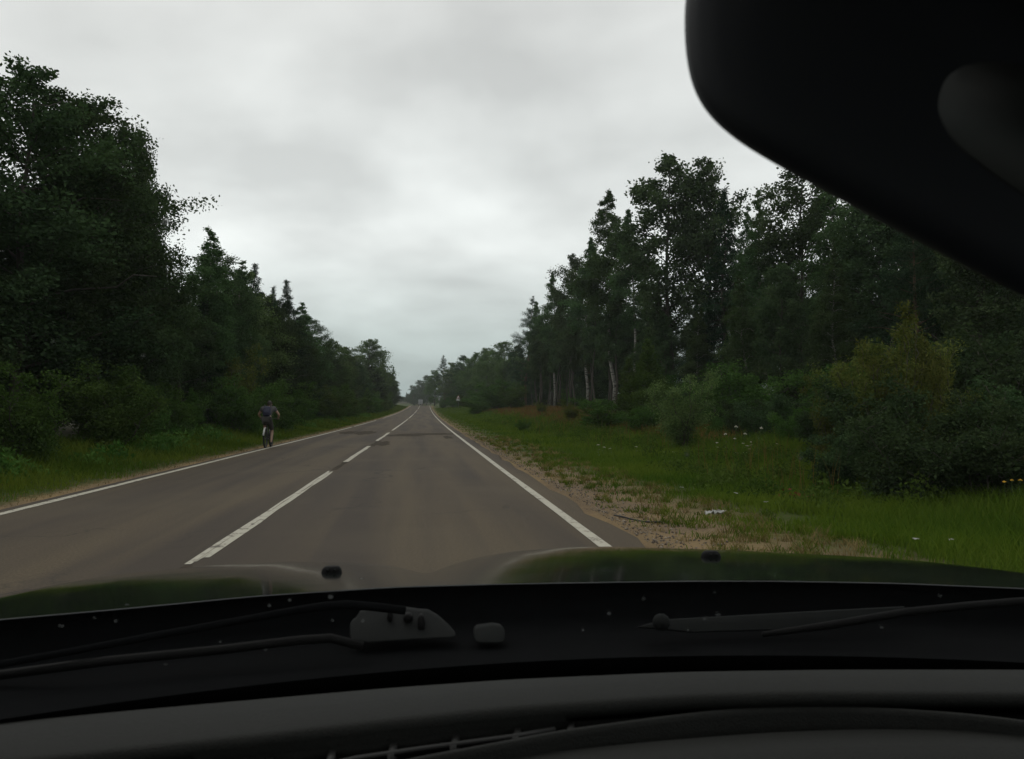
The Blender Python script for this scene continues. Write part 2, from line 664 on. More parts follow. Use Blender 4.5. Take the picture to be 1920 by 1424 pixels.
Vs = Vs + np.stack([su + road_x(sy), sy, cz + sr * 0.25], -1)[:, None, :]
Fs = (oct_f[None] + (np.arange(ns) * 6)[:, None, None]).reshape(-1, 3)
gs = add('gravel', mesh_np('gravel', Vs.reshape(-1, 3), [Fs], m, np.repeat(RNG.random(ns) ** 1.6, 6)))
tag(gs, 'loose brown gravel along the right edge of the asphalt', 'gravel', kind='stuff')


# ------------------------------------------------------------------ grass
def blades(px, py, h, w, lean, kink=0.5):
    n = len(px)
    pz = ground_z(px, py) - 0.01
    base = np.stack([px, py, pz], -1)
    a = RNG.random(n) * 2 * math.pi
    side = np.stack([np.cos(a), np.sin(a), np.zeros(n)], -1)
    b2 = RNG.random(n) * 2 * math.pi
    ld = np.stack([np.cos(b2), np.sin(b2), np.zeros(n)], -1) * (lean * h)[:, None]
    up = np.array([0, 0, 1.0])
    mid = base + up * (h * 0.6)[:, None] + ld * 0.35
    tip = base + up * h[:, None] + ld
    hw = (w * 0.5)[:, None]
    V = np.stack([base - side * hw, base + side * hw, mid + side * hw * 0.75, mid - side * hw * 0.75, tip], 1).reshape(-1, 3)
    o = np.arange(n) * 5
    Q = np.stack([o, o + 1, o + 2, o + 3], -1)
    T = np.stack([o + 3, o + 2, o + 4], -1)
    return V, [Q, T]


def scatter(n, ymin, ymax, u0, u1):
    y = ymin * (ymax / ymin) ** RNG.random(n)
    u = u0 + (u1 - u0) * RNG.random(n)
    return u, y


def vn(x, y, s, seed=0):
    """cheap smooth value field for clumping"""
    return 0.5 + 0.25 * (np.sin(x * s + 1.3 * seed + 1.7 * np.sin(y * s * 0.7 + seed)) + np.sin(y * s * 1.1 + 2.1 * seed + 1.3 * np.sin(x * s * 0.8 + 0.5 * seed)))


def grass_object(name, label, n, ymin, ymax, u0, u1, hfun, mat, keep, wmul=1.0):
    u, y = scatter(n, ymin, ymax, u0, u1)
    k = RNG.random(n) < keep(u, y)
    u, y = u[k], y[k]
    h = hfun(u, y) * (0.55 + 0.75 * RNG.random(len(u)))
    w = (0.006 + 0.00075 * y) * (0.7 + 0.6 * RNG.random(len(u))) * wmul
    V, F = blades(u + road_x(y), y, h, w, 0.25 + 0.5 * RNG.random(len(u)))
    tint = np.clip(0.7 * vn(u, y, 0.9, 2) + 0.5 * RNG.random(len(u)) - 0.1, 0, 1)
    o = add(name, mesh_np(name, V, F, mat, np.repeat(tint, 5)))
    tag(o, label, 'grass', kind='stuff')
    return o


def keep_right(u, y):
    e = 2.75 + 1.2 * sstep((20 - y) / 10) + 1.1 * (vn(u, y, 1.6, 1) - 0.5) * 2 + 0.5 * (vn(u, y, 5, 4) - 0.5) * 2
    dry = sstep((u - 8.5) / 2.5) * ((vn(u, y, 0.35, 9) > 0.40) | (u > 11.5)) * sstep((y - 24) / 8)
    return np.clip(0.30 * (vn(u, y, 5, 3) > 0.58) + sstep((u - e) / 1.2), 0, 1) * (1 - 0.88 * dry)


def h_right(u, y):
    return 0.07 + 0.22 * sstep((u - 3.6) / 3.0) + 0.28 * sstep((u - 7) / 4) * vn(u, y, 0.6, 5)


def keep_left(u, y):
    return sstep((-u - 5.75 - 0.5 * (vn(u, y, 2.2, 7) - 0.2)) / 0.6)


def h_left(u, y):
    return 0.08 + 0.38 * sstep((-u - 6.2) / 2.4)


grass_object('verge_grass', 'mown green grass on the right verge between gravel and shrubs', 130000, 6.0, 260, 2.4, 20, h_right, M_grass, keep_right)
grass_object('near_verge_grass', 'short olive green grass of the right verge nearest the car', 70000, 5.5, 24, 2.9, 12, h_right, M_grass, keep_right)


def tufts(name, label, n, per, mat, u0, u1, ymin, ymax, hh):
    u, y = scatter(n, ymin, ymax, u0, u1)
    uu = np.repeat(u, per) + RNG.normal(0, 0.045, n * per)
    yy = np.repeat(y, per) + RNG.normal(0, 0.045, n * per)
    h = hh * (0.5 + RNG.random(n * per)) * np.repeat(0.6 + 0.8 * RNG.random(n), per)
    V, F = blades(uu + road_x(yy), yy, h, (0.005 + 0.0005 * yy), 0.5 + 0.7 * RNG.random(n * per))
    tag(add(name, mesh_np(name, V, F, mat, np.repeat(np.clip(np.repeat(RNG.random(n), per) + RNG.normal(0, 0.15, n * per), 0, 1), 5))), label, 'grass', kind='stuff')


tufts('grass_tufts', 'small green tufts growing through the gravel shoulder', 330, 24, M_grass, 2.55, 4.6, 5.8, 40, 0.075)
tufts('straw_tufts', 'straw coloured tufts growing through the gravel shoulder', 300, 24, M_straw, 2.55, 4.4, 5.8, 40, 0.075)
grass_object('roadside_grass', 'narrow strip of green grass along the left edge of the road', 70000, 9.0, 290, -10.5, -5.6, h_left, M_grass, keep_left)
grass_object('dry_grass', 'tawny dry grass scattered over the gravel and the field edge', 64000, 6.0, 150, 2.5, 18, lambda u, y: 0.08 + 0.42 * sstep((u - 8) / 3), M_drygrass,
             lambda u, y: 0.06 * np.exp(-((u - 3.3) / 0.7) ** 2) + 0.95 * sstep((u - 9) / 2.5) * ((vn(u, y, 0.35, 9) > 0.40) | (u > 11.5)) * sstep((y - 24) / 8))
grass_object('dry_roadside_grass', 'brownish dry grass on the bank just left of the white edge line', 9000, 9.0, 120, -6.5, -5.65, lambda u, y: 0.05 + 0 * u, M_straw, lambda u, y: 0.45 + 0 * u, 0.6)


# ------------------------------------------------------------------ plants: prototypes
def leaf_quads(C, size, ratio, rng, droop=0.0, tint=None):
    n = len(C)
    d = rng.normal(0, 1, (n, 3))
    d[:, 2] -= droop
    d /= np.linalg.norm(d, axis=1, keepdims=True) + 1e-9
    s = np.cross(d, rng.normal(0, 1, (n, 3)))
    s /= np.linalg.norm(s, axis=1, keepdims=True) + 1e-9
    L = (size * (0.65 + 0.7 * rng.random(n)))[:, None]
    W = L * ratio
    V = np.stack([C, C + d * L * 0.45 + s * W * 0.5, C + d * L, C + d * L * 0.45 - s * W * 0.5], 1).reshape(-1, 3)
    o = np.arange(n) * 4
    Q = np.stack([o, o + 1, o + 2, o + 3], -1)
    tt = rng.random(n) if tint is None else np.clip(tint + rng.normal(0, 0.22, n), 0, 1)
    return V, [Q], np.repeat(tt, 4)


def make_plant(kind, H, R, seed, leaf_mat, bark_mat, nb=34, t0=0.15, up=0.5, droop=0.25, leaves=13000, size=0.2, ratio=0.6,
               env=None, sig=0.28, r0=None, twigs=6, stems=1, gap=0.12, ldroop=0.0):
    rng = np.random.default_rng(seed)
    wood = MB()
    r0 = r0 or H * 0.013
    centres, ctint, cw, cs = [], [], [], []
    for st in range(stems):
        k = 9
        zz = np.linspace(0, 1, k)
        if stems == 1:
            off = np.cumsum(rng.normal(0, 0.018 * H * 0.5, (k, 2)), axis=0)
            off -= off[0]
            tr = np.column_stack([off, zz * H * 0.98])
        else:
            a = 2 * math.pi * st / stems + rng.normal(0, 0.4)
            sp_ = R * (0.35 + 0.5 * rng.random())
            hh = H * (0.5 + 0.5 * rng.random())
            tr = np.column_stack([np.cos(a) * sp_ * zz ** 1.3, np.sin(a) * sp_ * zz ** 1.3, zz * hh * (1 - 0.06 * zz)])
            tr[:, :2] += np.cumsum(rng.normal(0, 0.03 * R, (k, 2)), axis=0)
        wood.tube(tr, r0 * (1 - 0.93 * zz) * (1 if stems == 1 else 0.55), 7)
        n_b = nb if stems == 1 else max(5, nb // stems)
        for i in range(n_b):
            f = t0 + (1 - t0) * ((i + rng.random() * 0.8) / n_b) ** (0.9 if kind != 'spruce' else 1.0)
            f = min(f, 0.995)
            p0 = np.array([np.interp(f, zz, tr[:, j]) for j in range(3)])
            az = i * 2.399 + rng.normal(0, 0.35)
            L = R * env((f - t0) / (1 - t0)) * (0.65 + 0.48 * rng.random())
            if stems > 1:
                L *= 0.75
            el = up * (0.75 + 0.5 * rng.random())
            q = np.linspace(0, 1, 6)
            dirh = np.array([math.cos(az), math.sin(az), 0])
            br = p0 + np.outer(q * L * math.cos(el), dirh) + np.outer(q * L * math.sin(el) - droop * L * q ** 2, [0, 0, 1.0])
            br[1:] += rng.normal(0, 0.03 * L, (5, 3))
            rb = r0 * (0.34 if kind != 'spruce' else 0.18) * (1 - 0.75 * f)
            wood.tube(br, rb * (1 - 0.85 * q) + 0.006, 4, cap=False)
            bt = rng.random()
            if stems == 1 and kind != 'spruce' and rng.random() < 0.14:
                continue
            # twigs
            for j in range(twigs):
                qq = 0.25 + 0.75 * (j + rng.random()) / twigs
                p1 = np.array([np.interp(qq, q, br[:, a_]) for a_ in range(3)])
                if kind == 'spruce':
                    sgn = 1 if j % 2 else -1
                    td = dirh * 0.7 + sgn * 0.7 * np.array([-dirh[1], dirh[0], 0]) + np.array([0, 0, -0.25])
                    tl = L * 0.36 * (1.15 - qq)
                else:
                    td = rng.normal(0, 1, 3) + dirh * 0.8 + np.array([0, 0, 0.25 - droop])
                    tl = L * (0.22 + 0.22 * rng.random())
                td /= np.linalg.norm(td)
                m_ = 4
                pts = p1 + np.outer(np.linspace(0.1, 1, m_), td * tl)
                pts[:, 2] -= np.linspace(0, 1, m_) ** 2 * tl * droop * 0.8
                if rng.random() < gap:
                    continue
                centres.append(pts)
                ctint.append(np.full(m_, np.clip(0.5 * bt + 0.5 * rng.random(), 0, 1)))
                cw.append(np.full(m_, tl ** 1.2 + 0.03))
                cs.append(np.full(m_, min(sig, 0.06 + 0.32 * tl)))
            centres.append(br[4:])
            ctint.append(np.full(2, bt))
            cw.append(np.full(2, (0.25 * L) ** 1.2 + 0.03))
            cs.append(np.full(2, min(sig, 0.05 + 0.1 * L)))
    C = np.concatenate(centres)
    T = np.concatenate(ctint)
    Wt = np.concatenate(cw)
    Sg = np.concatenate(cs)
    idx = rng.choice(len(C), leaves, p=Wt / Wt.sum())
    P = C[idx] + np.clip(rng.normal(0, 1, (leaves, 3)), -1.7, 1.7) * Sg[idx][:, None] * np.array([1, 1, 0.75])
    P[:, 2] = np.maximum(P[:, 2], 0.05)
    V, F, tt = leaf_quads(P, size, ratio, rng, ldroop, T[idx])
    crown = mesh_np('crown', V, F, leaf_mat, tt)
    return wood.mesh('trunk', bark_mat, True), crown, H


E_egg = lambda s: (0.60 + 0.40 * min(1, s / 0.2)) * (0.05 + 0.95 * max(0.0, 1 - max(0, s - 0.3) / 0.7) ** 0.58)
E_point = lambda s: (0.45 + 0.55 * min(1, s / 0.25)) * (0.04 + 0.96 * max(0.0, 1 - max(0, s - 0.25) / 0.75) ** 0.95)
E_cone = lambda s: max(0.03, (1 - s)) ** 0.9
E_top = lambda s: max(0.12, math.sin(math.pi * min(1, 0.18 + 0.80 * s)) ** 0.8)
E_bush = lambda s: 0.9 - 0.45 * s

PROTO = {}
M_shrub = foliage('leaf_grey_willow', (0.052, 0.095, 0.034), (0.145, 0.205, 0.080))
PROTO['shrub0'] = make_plant('willow', 3, 1.5, 160, M_shrub, M_bark, nb=60, t0=0.04, up=1.0, droop=0.15, leaves=17000, size=0.075, ratio=0.4, env=E_bush, sig=0.13, r0=0.035, stems=9, gap=0.12)
for i in range(2):
    PROTO['tallaspen%d' % i] = make_plant('aspen', 20, 3.1, 140 + i, M_aspen, M_bark, nb=54, t0=0.38, up=0.75, droop=0.3, leaves=26000, size=0.17, ratio=0.7, env=E_point, sig=0.27, r0=0.17, gap=0.22, twigs=9)
    PROTO['under%d' % i] = make_plant('bush', 3, 1.7, 150 + i, M_alder, M_bark, nb=44, t0=0.05, up=0.8, droop=0.2, leaves=12000, size=0.085, env=E_bush, sig=0.17, r0=0.04, stems=6, gap=0.15)
    PROTO['tallbirch%d' % i] = make_plant('birch', 20, 3.0, 130 + i, M_birch, M_birchbark, nb=54, t0=0.42, up=0.75, droop=0.5, leaves=26000, size=0.16, env=E_point, sig=0.25, r0=0.16, gap=0.22, ldroop=0.8, twigs=9)
M_lite = foliage('leaf_light_broadleaf', (0.042, 0.070, 0.026), (0.090, 0.130, 0.050))
for i in range(3):
    PROTO['lite%d' % i] = make_plant('broad', 12, 3.6, 170 + i, M_lite, M_bark, nb=54, t0=0.05, up=0.6, droop=0.12, leaves=26000, size=0.17, env=E_egg, sig=0.26, gap=0.15, twigs=10)
for i in range(4):
    PROTO['broad%d' % i] = make_plant('broad', 12, 3.5, 20 + i, M_alder, M_bark, nb=50, t0=0.04, up=0.6, droop=0.12, leaves=46000, size=0.115, env=E_egg, sig=0.20, gap=0.2, twigs=12)
for i in range(4):
    PROTO['birch%d' % i] = make_plant('birch', 18, 3.1, 30 + i, M_birch, M_birchbark, nb=56, t0=0.22, up=0.75, droop=0.6, leaves=30000, size=0.15, env=E_point, sig=0.24, r0=0.15, gap=0.22, ldroop=0.8, twigs=9)
for i in range(3):
    PROTO['aspen%d' % i] = make_plant('aspen', 20, 3.6, 40 + i, M_aspen, M_bark, nb=52, t0=0.26, up=0.75, droop=0.1, leaves=22000, size=0.19, ratio=0.75, env=E_top, sig=0.28, r0=0.2, gap=0.3, twigs=9)
for i in range(2):
    PROTO['spruce%d' % i] = make_plant('spruce', 16, 3.5, 50 + i, M_spruce, M_bark, nb=130, t0=0.05, up=0.10, droop=0.26, leaves=36000, size=0.24, ratio=0.2, env=E_cone, sig=0.09, twigs=9, gap=0.05, ldroop=0.7)
for i in range(2):
    PROTO['pine%d' % i] = make_plant('pine', 19, 3.2, 60 + i, M_pine, M_pinebark, nb=60, t0=0.20, up=0.30, droop=-0.05, leaves=26000, size=0.24, ratio=0.16, env=E_point, sig=0.2, r0=0.19, gap=0.12, twigs=8)
for i in range(3):
    PROTO['bush%d' % i] = make_plant('bush', 3, 1.7, 70 + i, M_bush, M_bark, nb=44, t0=0.05, up=0.8, droop=0.2, leaves=16000, size=0.075, env=E_bush, sig=0.17, r0=0.04, stems=6, gap=0.15)
for i in range(2):
    PROTO['willow%d' % i] = make_plant('willow', 3, 1.35, 80 + i, M_willow, M_bark, nb=56, t0=0.04, up=1.1, droop=0.12, leaves=11000, size=0.085, ratio=0.34, env=E_bush, sig=0.085, r0=0.035, stems=9, gap=0.3)
for i in range(2):
    PROTO['sapling%d' % i] = make_plant('sapling', 5, 1.5, 90 + i, M_bush, M_bark, nb=60, t0=0.04, up=0.5, droop=0.2, leaves=15000, size=0.10, ratio=0.45, env=E_cone, sig=0.15, r0=0.05)


def plant(kind, name, x, y, height, label, cat='tree', group=None, wide=1.0, rz=None, sink=0.05):
    tr, cr, H = PROTO[kind]
    s = height / H
    z = float(ground_z(x, y)) - sink
    o = empty(name, (x, y, z), random.random() * 6.28 if rz is None else rz)
    o.scale = (s * wide, s * wide, s)
    add('trunk' if cat == 'tree' else 'stems', tr, o)
    add('crown' if cat == 'tree' else 'foliage', cr, o)
    tag(o, label, cat, group)
    return o


def plant_px(kind, name, px, top, Y, label, cat='tree', group=None, wide=1.0):
    p = at_y(px, top, Y)
    h = p.z - float(ground_z(p.x, Y))
    return plant(kind, name, p.x, Y, h, label, cat, group, wide)


# ---- left forest wall: the trees whose tops show against the sky
LW = 'broad dark trees of the left forest wall'
for kind, name, px, top, Y, lab, wide in (
        ('broad0', 'broadleaf_tree', 45, 122, 25, 'tallest dark broadleaf tree at the far left edge of the picture', 1.3),
        ('broad3', 'broadleaf_tree', 105, 168, 27.5, 'dark broadleaf tree filling the gap right of the tallest left tree', 1.2),
        ('broad1', 'broadleaf_tree', 165, 172, 29, 'dark broadleaf tree with rounded top, second of the tall left trees', 1.1),
        ('broad2', 'broadleaf_tree', 212, 228, 33, 'dark broadleaf tree with sky holes in its crown, third of the left trees', 0.85),
        ('broad0', 'broadleaf_tree', 236, 262, 36, 'dark broadleaf tree with ragged right edge leaning towards the road', 0.85),
        ('broad1', 'broadleaf_tree', 256, 335, 38, 'dark broadleaf tree ending the tall group, low branches jutting against the sky', 0.66),
        ('birch3', 'birch_tree', 392, 412, 44, 'light green pointed birch just right of the tall dark left trees', 1.35),
        ('broad2', 'broadleaf_tree', 420, 468, 49, 'dark tree tucked behind the light green pointed birch', 1.0),
        ('lite0', 'broadleaf_tree', 452, 505, 56, 'mid green round tree between the birches and the leftmost spruce', 1.1),
        ('broad1', 'broadleaf_tree', 492, 545, 64, 'dark tree between the leftmost and middle spruces', 1.1),
        ('broad3', 'broadleaf_tree', 524, 562, 70, 'dark tree between the middle and rightmost spruces', 1.1),
        ('birch1', 'birch_tree', 432, 480, 52, 'light green birch with drooping twigs beside the pointed spruces', 1.35),
        ('spruce0', 'spruce_tree', 469, 486, 62, 'dark spruce with double pointed top, leftmost of the three spruces', 1.15),
        ('spruce1', 'spruce_tree', 509, 530, 68, 'small dark spruce tip in the middle of the three spruces', 1.0),
        ('spruce0', 'spruce_tree', 538, 520, 70, 'dark pointed spruce, rightmost of the three spruces', 1.2),
        ('birch2', 'birch_tree', 566, 563, 80, 'rounded birch descending right of the last spruce', 1.7),
        ('broad2', 'broadleaf_tree', 585, 592, 92, 'round dark tree ending the high left forest wall', 1.2),
        ('lite2', 'broadleaf_tree', 617, 635, 112, 'lower round tree in the dip of the left tree line', 1.2),
        ('lite0', 'broadleaf_tree', 643, 650, 135, 'low leafy tree between the dip and the tall far birch', 1.2),
        ('lite1', 'birch_tree', 692, 636, 185, 'tall wide birch standing above the far left tree line', 1.6),
        ('birch0', 'birch_tree', 718, 668, 220, 'slender birch right of the tall wide far birch', 1.2),
        ('birch2', 'birch_tree', 738, 686, 262, 'thin drooping birch at the very end of the left tree line', 0.9)):
    plant_px(kind, name, px, top, Y, lab, wide=wide)
# fill of the left wall
rows = [(-12.0, 0.80, 4.8, 'front'), (-15.5, 0.98, 5.4, 'inner'), (-20.5, 1.0, 7.5, 'hindmost')]
kinds = ['broad0', 'broad1', 'broad2', 'birch0', 'broad3', 'spruce1', 'broad0', 'birch2']


def left_height(y):
    return np.interp(y, [0, 22, 36, 45, 60, 75, 95, 130, 180, 260, 320], [12, 11.8, 11.2, 10.6, 11.4, 12.2, 10.5, 11, 14, 15, 16])


i = 0
for r, (ux, hm, stp, rn) in enumerate(rows):
    y = 12 + 1.5 * r
    while y < 300:
        st = stp * (1 if y < 100 else 1.6)
        hh = float(left_height(y)) * hm * random.uniform(0.72, 0.93)
        x = ux + random.uniform(-1.0, 1.0) + float(road_x(y))
        where = 'between picture edge and cyclist' if y < 45 else ('below the three spruces' if y < 85 else 'towards the far road end')
        plant(kinds[(i * 3 + r) % len(kinds)], 'forest_tree', x, y, hh, 'leafy tree, %s row of left forest, %s' % (rn, where), 'tree', 'left forest, %s row, %s' % (rn, where), wide=random.uniform(1.05, 1.4) * (12 / max(hh, 8)) ** 0.2)
        i += 1
        y += st * random.uniform(0.8, 1.2)
# shrubs along the foot of the left wall
i = 0
y = 12.0
while y < 230:
    x = -9.2 + random.uniform(-0.5, 0.6) + float(road_x(y))
    plant(['bush0', 'bush1', 'bush2', 'sapling0'][i % 4], 'forest_edge_bush', x, y, random.uniform(1.6, 3.2) * (1 + y / 300), 'leafy bush at the foot of the left forest ' + ('before the cyclist' if y < 30 else 'beyond the cyclist'), 'bush', 'bushes along the left forest edge ' + ('before the cyclist' if y < 30 else 'beyond the cyclist'), wide=random.uniform(1.0, 1.4))
    i += 1
    y += random.uniform(2.0, 3.2) * (1 + y / 90)
plant_px('willow1', 'bright_bush', 445, 640, 44, 'bright green tall shrub in the left wall above the cyclist', 'bush', wide=1.1)
plant_px('willow1', 'pale_bush', 605, 722, 80, 'pale grey green shrub low on the left beyond the cyclist', 'bush', wide=1.2)
plant_px('bush2', 'pale_bush', 630, 735, 95, 'light green round shrub low on the far left verge', 'bush', wide=1.2)

# ---- right forest: measured tops
for kind, name, px, top, Y, lab, wide in (
        ('pine0', 'pine_tree', 986, 552, 143, 'dark pine with tiered branches at the left end of the right forest', 1.25),
        ('tallaspen0', 'birch_tree', 1012, 560, 132, 'birch just right of the end pine of the right forest', 1.0),
        ('tallbirch1', 'birch_tree', 1040, 508, 117, 'birch with hanging twigs against the sky, right forest', 1.1),
        ('aspen2', 'aspen_tree', 1072, 474, 106, 'aspen stepping up in the right forest skyline below the tall poplar', 1.0),
        ('tallbirch0', 'birch_tree', 1100, 440, 97, 'leafy birch below and left of the ragged tall birch, right forest', 1.1),
        ('tallbirch1', 'birch_tree', 1148, 345, 78, 'ragged tall birch left of the rounded big aspens', 1.15),
        ('tallbirch0', 'birch_tree', 1185, 380, 74, 'narrow birch between the ragged birch and the big aspens', 1.0),
        ('aspen0', 'aspen_tree', 1262, 292, 62, 'big rounded aspen with see-through crown, tallest of the right forest', 1.2),
        ('aspen1', 'aspen_tree', 1325, 292, 60, 'tall aspen twin right of the big rounded aspen', 0.95),
        ('spruce1', 'spruce_tree', 1352, 340, 57, 'dark narrow spruce at the right flank of the twin aspens', 1.0),
        ('birch1', 'birch_tree', 1402, 372, 55, 'small birch top in the skyline gap left of the mirror', 0.8),
        ('birch0', 'birch_tree', 1440, 338, 52, 'birch rising to the mirror edge in the right forest', 0.9),
        ('aspen2', 'aspen_tree', 1500, 280, 49, 'dark leafy aspen whose top meets the edge of the mirror', 1.1),
        ('birch2', 'birch_tree', 1560, 300, 44, 'birch hidden behind the mirror above the yellowish willow', 1.1),
        ('broad0', 'broadleaf_tree', 1650, 330, 40, 'dark tree behind the tall yellowish willow bush', 1.1),
        ('broad2', 'broadleaf_tree', 1740, 330, 36, 'dark tree with sky specks beneath the mirror', 1.0),
        ('broad1', 'broadleaf_tree', 1830, 290, 32, 'dark tree under the mirror near the right picture edge', 1.1),
        ('birch1', 'birch_tree', 1930, 250, 28, 'dark tree at the right picture edge below the mirror', 1.3)):
    plant_px(kind, name, px, top, Y, lab, wide=wide)
i = 0


def px_of(x, y):
    a_ = math.atan2(x, y) - YAW
    return CX + FPX * math.tan(a_)


for r, (ux, hm, stp, rn) in enumerate(((19.6, 0.62, 5.0, 'front'), (23.5, 0.85, 5.5, 'inner'), (29.0, 0.8, 5.5, 'hindmost'))):
    y = 20.0 + 2 * r
    while y < 200:
        hh = 19 * hm * random.uniform(0.72, 0.95)
        x = ux + random.uniform(-1.2, 1.2) + float(road_x(y))
        q = px_of(x, y)
        where = 'below the mirror' if q > 1480 else ('around the tall aspens' if q > 1170 else 'left of the ragged birch')
        kd = ['birch0', 'aspen1', 'pine0', 'birch2', 'aspen2', 'birch1', 'pine1'][i % 7] if r < 2 else ['broad1', 'broad3', 'broad0', 'birch3'][i % 4]
        if r == 0 and 1000 < q < 1180:
            kd, hh = ('tallaspen0', 'tallaspen1')[i % 2], hh * 1.35
        if not (1305 < q < 1385 and r != 1) and not (1325 < q < 1375) and not (1215 < q < 1270 and r == 2):
            if r == 2:
                hh *= 0.75
            plant(kd, 'forest_tree', x, y, hh, 'dark tree in the %s row of the right forest %s' % (rn, where), 'tree', 'right forest, %s row, %s' % (rn, where), wide=random.uniform(1.0, 1.3) * (1.3 if r == 2 else 1))
        i += 1
        y += stp * random.uniform(0.75, 1.2) * (1 if y < 110 else 1.3)
# undergrowth below the right trees
i = 0
for r, ux in enumerate((19.0, 24.5)):
    y = 20.0
    while y < 190:
        x = ux + random.uniform(-1.3, 1.3) + float(road_x(y))
        q = px_of(x, y)
        where = 'below the mirror' if q > 1480 else ('around the tall aspens' if q > 1170 else 'among the birch trunks')
        if r == 0 and q < 1190:
            i += 1
            y += 9
            continue
        if 1330 < q < 1385:
            y += 2
            continue
        plant(['under0', 'under1', 'under0', 'bush0', 'under1'][i % 5], 'undergrowth_bush', x, y, random.uniform(2.2, 4.2), 'dark undergrowth bush in the right forest ' + where, 'bush', 'right forest undergrowth ' + where, wide=random.uniform(1.1, 1.6))
        i += 1
        y += random.uniform(3.0, 4.6) * (1 + y / 160)

# ---- far trees either side of the crest and beyond
for kind, name, px, top, Y, lab, wide in (
        ('lite0', 'far_tree', 940, 640, 185, 'light green tree next to the pine at the end of the right forest', 1.5),
        ('lite1', 'far_tree', 915, 652, 205, 'round light tree in the far right tree line, second from the pine', 1.3),
        ('lite2', 'far_tree', 892, 660, 225, 'round tree in the far right tree line above the warning sign', 1.3),
        ('broad3', 'far_tree', 866, 666, 250, 'dark tree in the middle of the far right tree line', 1.4),
        ('pine1', 'far_tree', 833, 664, 285, 'far tree with spiky top where the right tree line drops', 1.2),
        ('lite0', 'far_tree', 848, 680, 275, 'low round tree beside the spiky far tree', 1.2),
        ('lite1', 'far_tree', 815, 694, 315, 'far tree right of the truck, highest of the descending tops', 1.2),
        ('broad1', 'far_tree', 800, 703, 520, 'far tree directly above the truck', 1.3),
        ('broad1', 'far_tree', 787, 712, 560, 'far tree left of the spot above the truck', 1.3),
        ('broad2', 'far_tree', 775, 722, 600, 'small far tree left of the truck', 1.3),
        ('pine0', 'far_tree', 763, 735, 650, 'last small far tree next to the gap of sky above the road', 1.2)):
    plant_px(kind, name, px, top, Y, lab, wide=wide)
G3 = 'far trees around the end of the road'
i = 0
for Y in np.linspace(200, 420, 22):
    for off in (random.uniform(15, 19), random.uniform(22, 30)):
        hh = np.interp(Y, [200, 300, 420], [15, 14, 13]) * random.uniform(0.75, 1)
        # right side: the wall closes in towards the road with distance
        ux = off * np.interp(Y, [200, 320, 420], [1.15, 0.8, 0.75])
        plant(['lite0', 'broad1', 'lite2', 'broad2', 'lite1'][i % 5], 'far_forest_tree', ux + float(road_x(min(Y, 400))), Y, hh, 'small dark tree in the distant wood right of the road crest', 'tree', G3, wide=1.35)
        i += 1
for Y in np.linspace(540, 740, 16):
    for k in range(2):
        px = np.interp(Y, [540, 740], [792, 742]) + random.uniform(-14, 16)
        p = at_y(px, np.interp(px, [735, 750, 775, 800], [747, 745, 728, 712]) + random.uniform(2, 10), Y)
        hh = max(5, p.z - float(ground_z(p.x, Y)))
        plant(['broad0', 'birch1', 'broad2'][i % 3], 'far_forest_tree', p.x, Y, hh, 'tiny tree closing the view beyond the truck', 'tree', 'tiny trees beyond the truck', wide=1.5)
        i += 1
for Y in np.linspace(300, 420, 9):
    plant(['birch2', 'broad1'][i % 2], 'far_forest_tree', -13 + random.uniform(-3, 0) + float(road_x(min(Y, 400))) * 0.4, Y, random.uniform(6, 9), 'small tree left of the road beyond the crest', 'tree', 'small trees left of the crest', wide=1.4)
    i += 1

